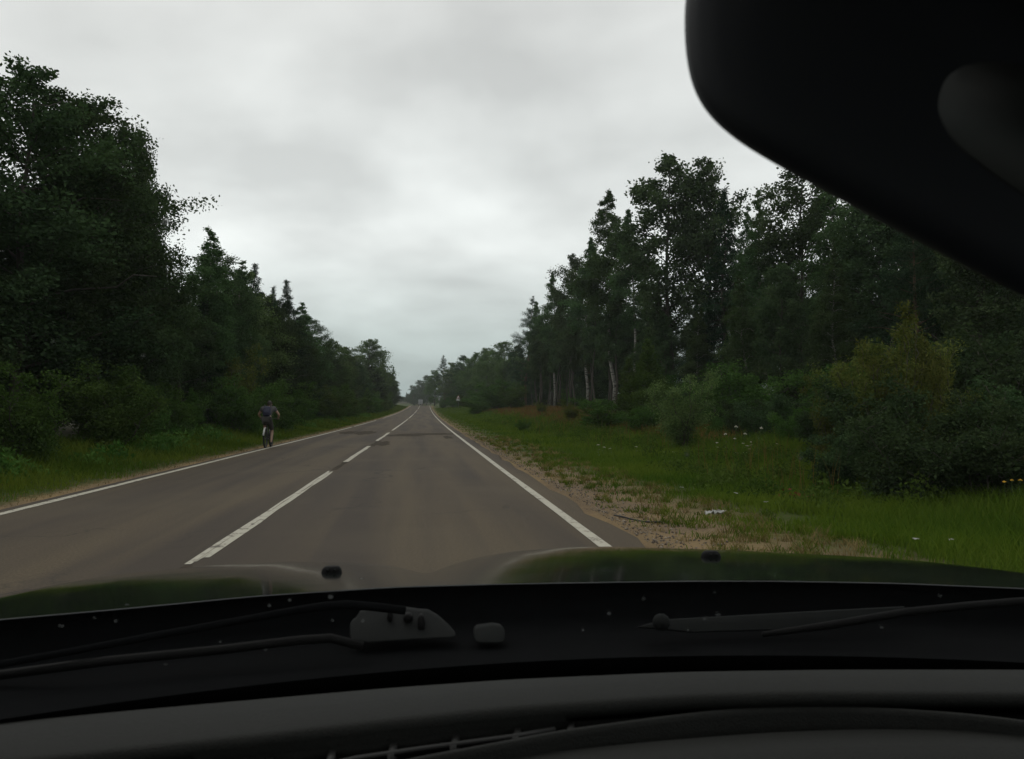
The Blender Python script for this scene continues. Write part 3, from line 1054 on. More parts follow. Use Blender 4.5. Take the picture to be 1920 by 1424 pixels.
# ---- shrubs of the right verge
for kind, name, px, top, Y, lab, wide in (
        ('bush0', 'round_bush', 1385, 655, 36, 'large rounded dark green bush under the sky gap of the right forest', 1.25),
        ('sapling0', 'young_tree', 1222, 632, 46, 'feathery light green young tree left of the rounded bush', 1.15),
        ('sapling1', 'young_tree', 1182, 668, 48, 'smaller young tree at the left of the feathery one', 1.1),
        ('shrub0', 'willow_shrub', 1282, 698, 24.5, 'upright grey green willow shrub standing alone in the grass', 1.1),
        ('bush1', 'low_bush', 1125, 742, 45, 'low green bush at the end of the field left of the young trees', 1.6),
        ('willow1', 'willow_shrub', 1655, 590, 15.5, 'tall yellowish willow bush below the mirror', 1.05),
        ('willow0', 'willow_shrub', 1735, 640, 16.5, 'yellowish willow bush right of the tallest willow', 1.0),
        ('under0', 'dark_bush', 1700, 745, 11.3, 'big dark green bush in the right foreground', 1.3),
        ('under1', 'dark_bush', 1830, 725, 10.8, 'dark green bush at the right picture edge', 1.2),
        ('under1', 'dark_bush', 1580, 790, 13.0, 'lower dark bush left of the big foreground bush', 1.2),
        ('willow0', 'willow_shrub', 1610, 640, 17.5, 'loose willow shrub at the left flank of the tall yellowish willow', 0.9),
        ('under1', 'dark_bush', 1890, 700, 13.5, 'dark leafy bush behind the bush at the right picture edge', 1.3),
        ('under0', 'dark_bush', 1640, 700, 14.5, 'dark leafy bush under the tall yellowish willow', 1.2),
        ('under1', 'dark_bush', 1545, 720, 19.5, 'dark tangled bush left of the yellowish willows', 1.1),
        ('under0', 'dark_bush', 1440, 735, 27, 'dark tangled bush behind the cream white flowers', 1.3),
        ('under0', 'dark_bush', 1400, 745, 31, 'dark bush filling the shade under the rounded bush', 1.4),
        ('bush1', 'low_bush', 1345, 765, 33, 'low green bush just right of the lone willow shrub', 1.2),
        ('bush2', 'low_bush', 1205, 752, 40, 'low green bush just left of the lone willow shrub', 1.5),
        ('willow1', 'low_bush', 1070, 748, 62, 'small pale shrub before the right birch trunks', 1.5),
        ('under0', 'dark_bush', 1780, 610, 20, 'tall dark bush behind the yellowish willows, right side', 1.1),
        ('under1', 'dark_bush', 1880, 600, 18, 'tall dark bush near the right picture edge below the mirror', 1.1),
        ('willow1', 'willow_shrub', 1690, 575, 15.0, 'leaning willow shoots above the middle of the yellowish willows', 0.75),
        ('bush0', 'dark_bush', 1500, 745, 22, 'dark shrub between the white flowers and the big bush', 1.0),
        ('willow1', 'slender_shrub', 1560, 700, 18, 'thin stemmed shrub left of the tall yellowish willow', 0.8),
        ('bush2', 'far_verge_bush', 930, 708, 140, 'light green bush below the far light trees', 1.5),
        ('bush1', 'far_verge_bush', 962, 720, 125, 'green bush at the foot of the end pine', 1.4),
        ('bush0', 'far_verge_bush', 900, 732, 160, 'bush behind the warning sign on the right', 1.7),
        ('bush2', 'far_verge_bush', 872, 735, 232, 'bush right behind the warning sign post', 1.6),
        ('bush1', 'far_verge_bush', 850, 744, 245, 'low bush left of the warning sign', 1.7),
        ('bush0', 'far_verge_bush', 832, 747, 265, 'farthest low bush of the right verge', 1.7),
        ('bush1', 'far_verge_bush', 895, 748, 130, 'low weeds clump in front of the bush by the sign', 1.9),
        ('willow0', 'low_bush', 1015, 750, 88, 'small pale shrub in the field before the birch trunks', 1.5),
        ('bush0', 'low_bush', 980, 782, 52, 'low dark clump in the grass beside the far shoulder', 1.2)):
    plant_px(kind, name, px, top, Y, lab, 'bush', wide=wide)

# ---- tall weeds (leafy ground cover) in the right verge and the left ditch
wm = MB()


def weed_patch(name, label, spots, leaves_each, size):
    P, Tn = [], []
    for (x, y, h, r) in spots:
        n = leaves_each
        q = RNG.normal(0, 1, (n, 2)) * r * 0.5
        zz = RNG.random(n) ** 0.8 * h * np.exp(-(q ** 2).sum(1) / (2 * (r * 0.7) ** 2))
        pz = ground_z(x + q[:, 0], y + q[:, 1])
        P.append(np.column_stack([x + q[:, 0], y + q[:, 1], pz + zz]))
        Tn.append(np.full(n, RNG.random()))
    V, F, tt = leaf_quads(np.concatenate(P), size, 0.45, RNG, -0.4, np.concatenate(Tn))
    o = add(name, mesh_np(name, V, F, M_weed, tt))
    return tag(o, label, 'weeds', kind='stuff')


sp1 = []
for _ in range(420):
    y = 10.5 * (85 / 10.5) ** random.random()
    u = random.uniform(6.4, 17) if y > 18 else random.uniform(5.3, 10.5)
    far_ = 0.5 + 0.5 * min(1, (u - 5) / 4)
    sp1.append((u + float(road_x(y)), y, random.uniform(0.25, 0.85) * far_, random.uniform(0.25, 0.7)))
weed_patch('verge_weeds', 'leafy green weeds in the ditch of the right verge', sp1, 230, 0.075)
# upright stalks with seed heads standing in the weeds
stk, stt = [], []
for _ in range(650):
    y = 11 * (70 / 11) ** random.random()
    u = random.uniform(6.6, 16) if y > 18 else random.uniform(5.6, 10.5)
    x = u + float(road_x(y))
    stk.append((x, y))
sx, sy2 = np.array(stk).T
hs_ = 0.45 + 0.6 * RNG.random(len(sx))
V, F = blades(sx, sy2, hs_, 0.004 + 0.0004 * sy2, 0.1 + 0.25 * RNG.random(len(sx)))
tag(add('dead_stalks', mesh_np('dead_stalks', V, F, M_drygrass, np.repeat(RNG.random(len(sx)), 5))), 'thin brown dead stalks standing among the right verge weeds', 'stalks', kind='stuff')
sp2 = []
for _ in range(120):
    y = 11 * (120 / 11) ** random.random()
    sp2.append((random.uniform(-9.3, -7.6) + float(road_x(y)), y, random.uniform(0.3, 0.8), random.uniform(0.3, 0.7)))
weed_patch('ditch_weeds', 'leafy dark weeds between the left grass strip and the forest', sp2, 220, 0.12)

# ------------------------------------------------------------------ flowers and litter on the verge
M_white = plain('petal_white', (0.45, 0.43, 0.34), 0.7, var=0.1)
M_yellow = plain('petal_yellow', (0.75, 0.42, 0.03), 0.6, var=0.1)
M_stem = plain('stem_green', (0.05, 0.09, 0.02), 0.7)


def umbel_meshes(seed, petals):
    rng = np.random.default_rng(seed)
    st = MB()
    st.tube([[0, 0, 0], [0.02, 0.01, 0.3], [0.01, 0.03, 0.62]], [0.008, 0.006, 0.005], 5)
    hd = MB()
    for k in range(7):
        a = k * 2.4
        r = 0.05 * math.sqrt(k / 3.0)
        e_ = np.array([0.01 + r * math.cos(a), 0.03 + r * math.sin(a), 0.70 - 0.3 * r])
        st.tube([[0.01, 0.03, 0.60], e_], [0.003, 0.002], 4)
        hd.ball(e_, (0.032, 0.032, 0.012), 7, 4)
    for k in range(4):
        a = rng.random() * 6.28
        z = 0.1 + 0.12 * k
        d = np.array([math.cos(a), math.sin(a), 0.3])
        s = np.array([-d[1], d[0], 0]) * 0.03
        p = np.array([0.01, 0.01, z])
        st.raw(np.array([p, p + d * 0.07 + s, p + d * 0.16, p + d * 0.07 - s]), [np.array([[0, 1, 2, 3]])])
    return st.mesh('stem', M_stem, True), hd.mesh('flower_head', petals, True)


UW = umbel_meshes(1, M_white)
UY = umbel_meshes(2, M_yellow)


def flower(pr, name, px, py, Y, label, group, wd=0.55):
    p = at_y(px, py, Y)
    gz = float(ground_z(p.x, Y))
    s = max(0.35, (p.z - gz) / 0.69)
    o = empty(name, (p.x, Y, gz), random.random() * 6)
    o.scale = (wd, wd, s)
    o.rotation_euler = (random.uniform(-0.25, 0.25), random.uniform(-0.25, 0.25), random.random() * 6)
    add('stem', pr[0], o)
    add('flower_head', pr[1], o)
    tag(o, label, 'flower', group)


FG = 'white umbel flowers between the willow shrub and the big bush'
for px, py in ((1378, 800), (1390, 812), (1398, 830), (1372, 822), (1412, 828), (1405, 842), (1398, 850), (1413, 834), (1342, 829), (1375, 848), (1452, 832), (1455, 846), (1365, 812), (1340, 838), (1400, 836), (1454, 850), (1415, 800)):
    flower(UW, 'umbel_flower', px, py, 21 + random.uniform(-1.5, 1.5), 'cream white umbel flower among the weeds beside the lone willow shrub', FG)
for px, py in ((1192, 838), (1122, 834), (1132, 838), (1262, 858), (1245, 854), (1150, 840)):
    flower(UW, 'umbel_flower', px, py, 23 + random.uniform(-1, 1), 'tiny white flower in the grass left of the lone willow shrub', 'tiny white flowers left of the willow shrub')
for px, py in ((1888, 902), (1898, 900), (1906, 899)):
    flower(UY, 'yellow_flower', px, py, 10.0, 'yellow flower in front of the bush at the right picture edge', 'yellow flowers at the right edge', 0.3)

M_litter = plain('litter_white', (0.36, 0.36, 0.33), 0.5, var=0.15)
M_red = plain('red_leaves', (0.17, 0.018, 0.006), 0.7, var=0.3)


def crumple(name, c, sx, sy, sz, mat, label, cat, seed, n=9, sub=5):
    rng = np.random.default_rng(seed)
    a = np.linspace(-1, 1, n)
    b_ = np.linspace(-1, 1, sub)
    A, B = np.meshgrid(a, b_, indexing='ij')
    Z = rng.random((n, sub)) * sz
    X = A * sx / 2 + rng.normal(0, sx * 0.03, (n, sub))
    Y = B * sy / 2 * (0.6 + 0.4 * rng.random((n, 1))) + rng.normal(0, sy * 0.06, (n, sub))
    G = np.stack([X, Y, Z], -1)
    mb = MB().grid(G)
    o = mb.build(name, mat)
    o.location = (c[0], c[1], float(ground_z(c[0], c[1])) + 0.03)
    so = o.modifiers.new('thickness', 'SOLIDIFY')
    so.thickness = 0.004
    tag(o, label, cat)
    return o


p = at_z(1340, 958, 0.02)
crumple('crumpled_bag', (p.x, p.y), 0.26, 0.10, 0.07, M_litter, 'crumpled white plastic bag in the grass beside the gravel', 'litter', 3)
# patch of red leaves
p = at_z(1512, 918, 0.1)
gz = float(ground_z(p.x, p.y))
rl = RNG.normal(0, 1, (150, 3)) * np.array([0.17, 0.16, 0.03]) + np.array([0, 0, 0.16])
V, F, tt = leaf_quads(rl, 0.07, 0.5, RNG)
o = add('red_leaf_plant', mesh_np('red_leaf_plant', V, F, M_red, tt), None, (p.x, p.y, gz))
tag(o, 'low plant with red leaves in the grass before the big bush', 'plant')
# dark cable on the gravel
pts = [at_z(x, y, 0.0) for x, y in ((1152, 963), (1165, 966), (1185, 968), (1205, 971), (1222, 974), (1240, 975))]
P = np.array([[q.x, q.y, float(ground_z(q.x, q.y)) + 0.014 + 0.012 * math.sin(i * 1.7)] for i, q in enumerate(pts)])
o = MB().tube(P, 0.011, 6).build('rubber_strip', plain('rubber_black', (0.012, 0.012, 0.012), 0.6), None, True)
tag(o, 'thin black rubber strip lying on the gravel shoulder', 'debris')
for i, (px, py) in enumerate(((1783, 986), (1643, 908), (1436, 932), (1380, 916), (1718, 998), (1278, 908))):
    p = at_z(px, py, 0.12)
    rng = np.random.default_rng(40 + i)
    n = 7
    a = np.linspace(0, 6.28, n, endpoint=False)
    poly = np.column_stack([0.032 * np.cos(a) * (0.7 + 0.5 * rng.random(n)), 0.03 * np.sin(a), 0.02 * rng.random(n)])
    o = MB().prism(poly, (0, 0, 0.006)).build('paper_scrap', M_litter)
    o.location = (p.x, p.y, float(ground_z(p.x, p.y)) + 0.13)
    tag(o, 'small white scrap caught in the grass of the right verge', 'litter', 'white scraps in the right verge grass')


# ------------------------------------------------------------------ cyclist on the left edge of the road
BX, BY = -5.22, 28.2
BZ = float(road_z(BY))
M_tyre = plain('tyre_rubber', (0.015, 0.015, 0.015), 0.85)
M_rim = plain('rim_alloy', (0.10, 0.10, 0.105), 0.35, metal=0.8)
M_frame = plain('bike_white_paint', (0.42, 0.42, 0.40), 0.35)
M_blackm = plain('black_metal', (0.02, 0.02, 0.022), 0.45)
M_saddle = plain('saddle_vinyl', (0.018, 0.017, 0.016), 0.6)

bike = empty('bicycle', (BX, BY, BZ))
tag(bike, 'dark mountain bicycle with white rear frame ridden along the left edge line', 'bicycle')
for yy in (0.0, 1.04):
    w_ = MB().torus((0, yy, 0.335), 0.310, 0.030, 0, 36, 8).build('wheel', M_tyre, bike, True)
    MB().torus((0, yy, 0.335), 0.283, 0.011, 0, 36, 6).build('rim', M_rim, w_, True)
    sp_ = MB()
    for k in range(20):
        a = 2 * math.pi * k / 20
        sp_.tube([[0.02 * (-1) ** k, yy, 0.335], [0, yy + 0.28 * math.cos(a), 0.335 + 0.28 * math.sin(a)]], 0.0016, 4, cap=False)
    sp_.tube([[-0.05, yy, 0.335], [0.05, yy, 0.335]], 0.018, 8)
    sp_.build('spokes', M_rim, w_)
fr = MB()
bbk, st_, hd, hl = [0, 0.43, 0.29], [0, 0.24, 0.80], [0, 0.84, 0.82], [0, 0.87, 0.72]
fr.tube([bbk, st_], 0.017, 8).tube([st_, hd], 0.017, 8).tube([bbk, hl], 0.020, 8).tube([[0, 0.83, 0.86], hl], 0.02, 8)
fr.build('frame', M_blackm, bike, True)
rs = MB()
for s in (-1, 1):
    rs.tube([[s * 0.062, 0.0, 0.335], [s * 0.045, 0.08, 0.60], [s * 0.012, 0.235, 0.76]], 0.012, 7)
    rs.tube([[s * 0.062, 0.0, 0.335], [s * 0.03, 0.41, 0.29]], 0.010, 7)
rs.build('rear_stays', M_rim, bike, True)
mg = MB()
a = np.linspace(math.radians(55), math.radians(165), 12)
G = np.stack([np.stack([np.full(12, x), 0.375 * np.cos(a), 0.335 + 0.375 * np.sin(a) + (-0.006 if abs(x) > 0.02 else 0)], -1) for x in (-0.028, -0.012, 0.012, 0.028)])
mg.grid(G)
mo = mg.build('mudguard', M_frame, bike, True)
so = mo.modifiers.new('thickness', 'SOLIDIFY')
so.thickness = 0.004
fk = MB()
for s in (-1, 1):
    fk.tube([[s * 0.055, 1.04, 0.335], [s * 0.055, 0.92, 0.68], [0, 0.88, 0.71]], 0.013, 7)
fk.build('fork', M_blackm, bike, True)
MB().tube([[0, 0.235, 0.78], [0, 0.20, 0.90]], 0.014, 8).build('seat_post', M_rim, bike, True)
sad = MB()
G = []
for k, yy in enumerate(np.linspace(0.06, 0.34, 7)):
    wdt = np.interp(yy, [0.06, 0.14, 0.22, 0.34], [0.065, 0.085, 0.05, 0.022])
    G.append([[wdt * math.cos(q), yy, 0.905 + 0.022 * math.sin(q)] for q in np.linspace(0, 2 * math.pi, 11)])
sad.grid(np.array(G)).build('saddle', M_saddle, bike, True)
hb = MB().tube([[-0.31, 0.80, 0.985], [-0.15, 0.82, 0.985], [0, 0.83, 0.965], [0.15, 0.82, 0.985], [0.31, 0.80, 0.985]], 0.012, 8).tube([[0, 0.83, 0.965], [0, 0.82, 0.86]], 0.015, 8)
hb.build('handlebar', M_blackm, bike, True)
ck = MB()
ck.torus((0.045, 0.43, 0.29), 0.085, 0.006, 0, 24, 5)
ck.tube([[0.06, 0.43, 0.29], [0.07, 0.43, 0.12]], 0.009, 6).tube([[-0.06, 0.43, 0.29], [-0.07, 0.43, 0.46]], 0.009, 6)
ck.box((0.12, 0.43, 0.115), (0.09, 0.07, 0.016)).box((-0.12, 0.43, 0.465), (0.09, 0.07, 0.016))
ck.build('crank', M_blackm, bike)
MB().ball((0.0, -0.045, 0.71), (0.02, 0.012, 0.028), 8, 6).build('rear_reflector', plain('reflector_red', (0.25, 0.02, 0.015), 0.3), bike, True)


def skin_mesh(name, verts, edges, radii, mat, root=0, sub=2):
    me = bpy.data.meshes.new(name + '_rig')
    me.from_pydata(verts, edges, [])
    o = bpy.data.objects.new(name + '_rig', me)
    COL.objects.link(o)
    sk = o.modifiers.new('skin', 'SKIN')
    sk.use_smooth_shade = True
    for i, r in enumerate(radii):
        d = me.skin_vertices[0].data[i]
        d.radius = r if isinstance(r, tuple) else (r, r)
        d.use_root = (i == root)
    ss = o.modifiers.new('sub', 'SUBSURF')
    ss.levels = sub
    ss.render_levels = sub
    dg = bpy.context.evaluated_depsgraph_get()
    res = bpy.data.meshes.new_from_object(o.evaluated_get(dg))
    res.name = name
    bpy.data.objects.remove(o)
    res.materials.clear()
    res.materials.append(mat)
    return res


M_skin = plain('skin', (0.34, 0.22, 0.155), 0.55, var=0.08)
M_shirt = plain('shirt_grey', (0.06, 0.06, 0.062), 0.85, var=0.12, scale=30)
M_shorts = plain('shorts_dark', (0.035, 0.032, 0.028), 0.85, var=0.15, scale=30)
M_hair = plain('hair_dark', (0.025, 0.018, 0.012), 0.7)
M_navy = plain('backpack_navy', (0.008, 0.010, 0.032), 0.75, var=0.2, scale=30)
M_shoe = plain('shoe_dark', (0.03, 0.03, 0.03), 0.7)

man = empty('person', (BX, BY, BZ))
tag(man, 'cyclist in grey shirt and dark shorts seen from behind, bent over the handlebar', 'person')
pel, wai, che, nek = (0, 0.20, 0.985), (0, 0.27, 1.13), (0, 0.46, 1.31), (0, 0.60, 1.385)
shl, shr = (-0.205, 0.51, 1.345), (0.205, 0.51, 1.345)
ell, elr = (-0.345, 0.58, 1.13), (0.345, 0.58, 1.13)
hal, har = (-0.285, 0.775, 1.005), (0.285, 0.775, 1.005)
hpl, hpr = (-0.095, 0.21, 0.95), (0.095, 0.21, 0.95)
knl, knr = (-0.13, 0.60, 0.80), (0.13, 0.50, 0.55)
anl, anr = (-0.11, 0.41, 0.53), (0.12, 0.37, 0.185)
tol, tor = (-0.11, 0.50, 0.485), (0.12, 0.50, 0.135)
verts = [pel, wai, che, nek, (0, 0.66, 1.43), shl, ell, hal, shr, elr, har, hpl, knl, anl, tol, hpr, knr, anr, tor]
edges = [(0, 1), (1, 2), (2, 3), (3, 4), (2, 5), (5, 6), (6, 7), (2, 8), (8, 9), (9, 10), (0, 11), (11, 12), (12, 13), (13, 14), (0, 15), (15, 16), (16, 17), (17, 18)]
radii = [(0.13, 0.10), (0.125, 0.09), (0.15, 0.10), 0.055, 0.052, 0.060, 0.042, 0.030, 0.060, 0.042, 0.030, 0.088, 0.058, 0.040, 0.035, 0.088, 0.058, 0.040, 0.035]
body = skin_mesh('body', verts, edges, radii, M_skin)
hb_ = MB()
V0 = np.empty(len(body.vertices) * 3, np.float32)
body.vertices.foreach_get('co', V0)
# head: ellipsoid with nose and ears, hands with five curled fingers, added to the same mesh
hb_.ball((0, 0.72, 1.50), (0.075, 0.102, 0.112), 16, 12)
hb_.ball((0, 0.823, 1.475), (0.016, 0.022, 0.02), 8, 6)
for s in (-1, 1):
    hb_.ball((s * 0.077, 0.71, 1.49), (0.012, 0.024, 0.032), 8, 6)
    hx, hy, hz = s * 0.285, 0.785, 1.005
    hb_.ball((hx, hy, hz + 0.004), (0.042, 0.036, 0.020), 10, 7)
    for k in range(4):
        fx = hx + (k - 1.5) * 0.019
        l_ = (0.9, 1.0, 0.95, 0.8)[k]
        hb_.tube([[fx, hy + 0.02, hz + 0.008], [fx, hy + 0.02 + 0.026 * l_, hz + 0.0], [fx, hy + 0.036 * l_ + 0.006, hz - 0.028], [fx, hy + 0.008, hz - 0.036]], [0.009, 0.009, 0.008, 0.007], 6)
    hb_.tube([[hx - s * 0.035, hy, hz], [hx - s * 0.05, hy + 0.02, hz - 0.012], [hx - s * 0.045, hy + 0.03, hz - 0.034]], [0.011, 0.010, 0.008], 6)
hm = hb_.mesh('head_and_hands', M_skin, True)
bm = bmesh.new()
bm.from_mesh(body)
bm.from_mesh(hm)
bm.to_mesh(body)
bm.free()
add('body', body, man)
sv = [wai, che, (0, 0.56, 1.365), shl, (-0.275, 0.545, 1.24), shr, (0.275, 0.545, 1.24), (0, 0.205, 1.0)]
shirt = skin_mesh('shirt', sv, [(0, 1), (1, 2), (1, 3), (3, 4), (1, 5), (5, 6), (0, 7)],
                  [(0.155, 0.115), (0.178, 0.125), 0.075, 0.083, 0.072, 0.083, 0.072, (0.155, 0.122)], M_shirt)
add('shirt', shirt, man)
tv = [(0, 0.205, 0.965), hpl, (-0.128, 0.57, 0.808), hpr, (0.128, 0.48, 0.59)]
add('shorts', skin_mesh('shorts', tv, [(0, 1), (1, 2), (0, 3), (3, 4)], [(0.155, 0.125), 0.108, 0.074, 0.108, 0.074], M_shorts), man)
hr = MB()
hr.ball((0, 0.705, 1.518), (0.083, 0.099, 0.112), 16, 12)
add('hair', hr.mesh('hair', M_hair, True), man)
for q, d in ((anl, tol), (anr, tor)):
    sh = MB()
    c_ = (np.array(q) + np.array(d)) / 2
    sh.tube([np.array(q) + [0, -0.05, -0.045], c_ + [0, 0.0, -0.005], np.array(d) + [0, 0.04, 0.0], np.array(d) + [0, 0.11, -0.008]], [0.045, 0.05, 0.045, 0.025], 9)
    sh.build('shoe', M_shoe, man, True)
bag = empty('backpack', (BX, BY, BZ))
tag(bag, 'navy blue backpack on the back of the cyclist', 'backpack')
G = []
ax = np.array([0, 0.60, 0.80])
for k, f in enumerate(np.linspace(-1, 1, 9)):
    w_ = 0.135 * (1 - 0.35 * abs(f) ** 4) * (1 - 0.1 * f)
    d_ = 0.085 * (1 - 0.5 * abs(f) ** 4)
    c_ = np.array([0, 0.21, 1.255]) + ax * f * 0.19
    nn = np.array([0, -0.80, 0.60])
    G.append([c_ + np.array([1, 0, 0]) * w_ * np.sign(math.cos(q)) * abs(math.cos(q)) ** 0.6 + nn * d_ * np.sign(math.sin(q)) * abs(math.sin(q)) ** 0.6 for q in np.linspace(0, 2 * math.pi, 17)])
mbp = MB().grid(np.array(G))
mbp.raw(np.array(G[0][:-1]), [np.arange(16)[None, :]])
mbp.raw(np.array(G[-1][:-1]), [np.arange(16)[None, ::-1]])
mbp.build('pack_body', M_navy, bag, True)
pk = MB()
pk.box(np.array([0, 0.21, 1.255]) + np.array([0, -0.80, 0.60]) * 0.085 - ax * 0.06, (0.19, 0.03, 0.17), Matrix.Rotation(math.radians(-36.9), 3, 'X'))
pk.build('front_pocket', M_navy, bag, False, 0.01)
for s in (-1, 1):
    MB().tube([[s * 0.09, 0.31, 1.40], [s * 0.11, 0.42, 1.475], [s * 0.115, 0.54, 1.43], [s * 0.12, 0.54, 1.30]], 0.014, 6).build('strap', M_blackm, bag, True)

# ------------------------------------------------------------------ truck beyond the crest
M_tarp = plain('truck_box_grey', (0.22, 0.23, 0.23), 0.6, var=0.08, scale=2)
M_tfr = plain('truck_chassis', (0.02, 0.02, 0.022), 0.6)
M_cab = plain('truck_cab_paint', (0.30, 0.32, 0.34), 0.4)
TY = 455.0
tp = at_y(788.5, 760, TY)
TX = tp.x
TZ = 3.60
truck = empty('truck', (TX, TY, TZ))
tag(truck, 'grey box truck seen from behind beyond the crest of the road', 'truck')
cb = MB().box((0, 3.4, 2.28), (2.5, 6.8, 2.55)).build('cargo_box', M_tarp, truck, False, 0.04)
for s in (-1, 1):
    MB().box((s * 0.62, -0.025, 2.28), (1.19, 0.05, 2.45)).build('rear_door', M_tarp, cb, False, 0.01)
    MB().tube([[s * 0.12, -0.07, 1.15], [s * 0.12, -0.07, 3.4]], 0.02, 6).build('lock_bar', M_tfr, cb)
    MB().box((s * 1.0, -0.05, 0.82), (0.35, 0.06, 0.14)).build('tail_light', plain('tail_red', (0.3, 0.02, 0.02), 0.3), truck)
    MB().box((s * 0.9, -0.02, 0.5), (0.6, 0.02, 0.4)).build('mud_flap', M_tfr, truck)
    for yy in (1.3, 2.5, 7.7):
        wh = MB().torus((s * 1.0, yy, 0.5), 0.36, 0.15, 0, 20, 8).build('wheel', M_tyre, truck, True)
        MB().tube([[s * 0.88, yy, 0.5], [s * 1.12, yy, 0.5]], 0.22, 12).build('hub', M_rim, wh)
MB().box((0, 4.2, 0.85), (0.9, 8.4, 0.28)).build('chassis', M_tfr, truck)
MB().box((0, 0.02, 0.62), (2.3, 0.12, 0.14)).build('bumper', M_tfr, truck)
MB().box((0, 7.95, 1.75), (2.35, 1.9, 2.2)).build('cab', M_cab, truck, False, 0.08)

# ------------------------------------------------------------------ road signs on the right
M_signw = plain('sign_white', (0.72, 0.72, 0.70), 0.4, var=0.03)
M_signr = plain('sign_red', (0.45, 0.03, 0.03), 0.4, var=0.05)
M_signk = plain('sign_black', (0.015, 0.015, 0.015), 0.5)
M_zinc = plain('zinc_post', (0.25, 0.25, 0.25), 0.5, metal=0.6)
SY = 222.0
spx = at_y(859.3, 742, SY)
gz = float(ground_z(spx.x, SY))
sg = empty('warning_sign', (spx.x, SY, gz))
tag(sg, 'white triangular warning sign with plate below, on a post right of the road', 'road sign')
zt = spx.z - gz
MB().tube([[0, 0.05, -0.3], [0, 0.05, zt - 0.1]], 0.038, 8).build('post', M_zinc, sg, True)


def tri(c, r, y, d):
    P = [[c[0] + r * math.sin(q), y, c[1] + r * math.cos(q)] for q in (0, 2.0944, 4.1888)]
    return MB().prism(P, (0, d, 0))


tc_ = (0.0, zt - 0.62)
tri(tc_, 0.62, -0.012, 0.02).build('sign_border', M_signr, sg)
tri(tc_, 0.50, -0.018, 0.004).build('sign_face', M_signw, sg)
sy_ = MB().box((0, -0.022, tc_[1] + 0.02), (0.11, 0.004, 0.40)).box((0.0, -0.0225, tc_[1] - 0.06), (0.24, 0.003, 0.06))
sy_.build('sign_symbol', M_signk, sg)
pb = MB().box((0, -0.005, zt - 1.28), (0.98, 0.02, 0.46)).build('distance_plate', M_signw, sg)
MB().box((0, -0.018, zt - 1.28), (0.86, 0.004, 0.09)).build('plate_mark', M_signk, pb)

SY2 = 268.0
spx = at_y(823.5, 747.5, SY2)
gz = float(ground_z(spx.x, SY2))
s2 = empty('road_sign', (spx.x, SY2, gz), 0.35)
tag(s2, 'small pale sign panel on a post among far right bushes near the crest', 'road sign')
zt = spx.z - gz
MB().tube([[0, 0.04, -0.3], [0, 0.04, zt]], 0.035, 8).build('post', M_zinc, s2, True)
MB().box((0, 0, zt - 0.42), (0.62, 0.02, 0.84)).build('sign_panel', plain('sign_back_grey', (0.42, 0.43, 0.42), 0.5), s2, False, 0.008)

# ------------------------------------------------------------------ the car the picture is taken from
car = empty('car', (0.22, 0.0, 0.0))
tag(car, 'dark car looked out of: bonnet, wipers and dashboard across the bottom, mirror above', 'car')
CARX = Vector((0.22, 0, 0))

m, t, b = new_mat('car_paint_dark')
v = objcoord(t)
nd = noise(t, 5, 5, v)
ns_ = noise(t, 120, 3, v, 0.7)
t.links.new(mixc(t, mrange(t, ns_, 0.62, 0.78, 0, 0.35), (0.006, 0.0075, 0.007), (0.03, 0.03, 0.025)), b.inputs['Base Color'])
t.links.new(mrange(t, nd, 0.3, 0.75, 0.06, 0.14), b.inputs['Roughness'])
b.inputs['Specular IOR Level'].default_value = 0.5
M_paintc = m
M_plast = plain('cowl_plastic', (0.0035, 0.0038, 0.0042), 0.95, var=0.2, scale=30, spec=0.03)
M_plastg = plain('grey_plastic', (0.0095, 0.0105, 0.0102), 0.75, var=0.15, scale=40, bmp=0.1, bscale=300, spec=0.08)
M_edge = plain('edge_painted_glint', (0.10, 0.105, 0.105), 0.7, spec=0.1)  # pale matte grey, painted highlight for the sky's reflection on the bonnet edge
M_rubber = plain('seal_rubber', (0.004, 0.004, 0.004), 0.7, spec=0.1)
M_dash = plain('dash_vinyl', (0.0115, 0.012, 0.0105), 0.65, var=0.35, scale=420, bmp=0.6, bscale=500, spec=0.15)
M_dashk = plain('dash_black', (0.004, 0.004, 0.004), 0.7, var=0.1, spec=0.1)
M_fin = plain('vent_plastic', (0.022, 0.022, 0.021), 0.5, spec=0.3)
M_head = plain('headliner', (0.10, 0.10, 0.10), 0.95, var=0.08, scale=60)
M_seat = plain('seat_cloth', (0.04, 0.04, 0.042), 0.95, var=0.2, scale=60)


def ext(x, xs, ys):
    xs, ys = np.asarray(xs, float), np.asarray(ys, float)
    x = np.asarray(x, float)
    y = np.interp(x, xs, ys)
    y = np.where(x < xs[0], ys[0] + (x - xs[0]) * (ys[1] - ys[0]) / (xs[1] - xs[0]), y)
    return np.where(x > xs[-1], ys[-1] + (x - xs[-1]) * (ys[-1] - ys[-2]) / (xs[-1] - xs[-2]), y)


def sm(y, k=9):
    yy = np.concatenate([2 * y[0] - y[1:k + 1][::-1], y, 2 * y[-1] - y[-k - 1:-1][::-1]])
    ker = np.hanning(2 * k + 1)
    ker /= ker.sum()
    return np.convolve(yy, ker, 'valid')


def local(p):
    return np.array([p[0] - 0.22, p[1], p[2]])


# bonnet: rear edge, crown line and nose; two raised panels with a valley between them
def proj(p):
    d = p - EYE
    x1 = d.x * math.cos(YAW) - d.y * math.sin(YAW)
    y1 = d.x * math.sin(YAW) + d.y * math.cos(YAW)
    fw = y1 * math.cos(PITCH) + d.z * math.sin(PITCH)
    up = -y1 * math.sin(PITCH) + d.z * math.cos(PITCH)
    return CX + FPX * x1 / fw, CY - FPX * up / fw


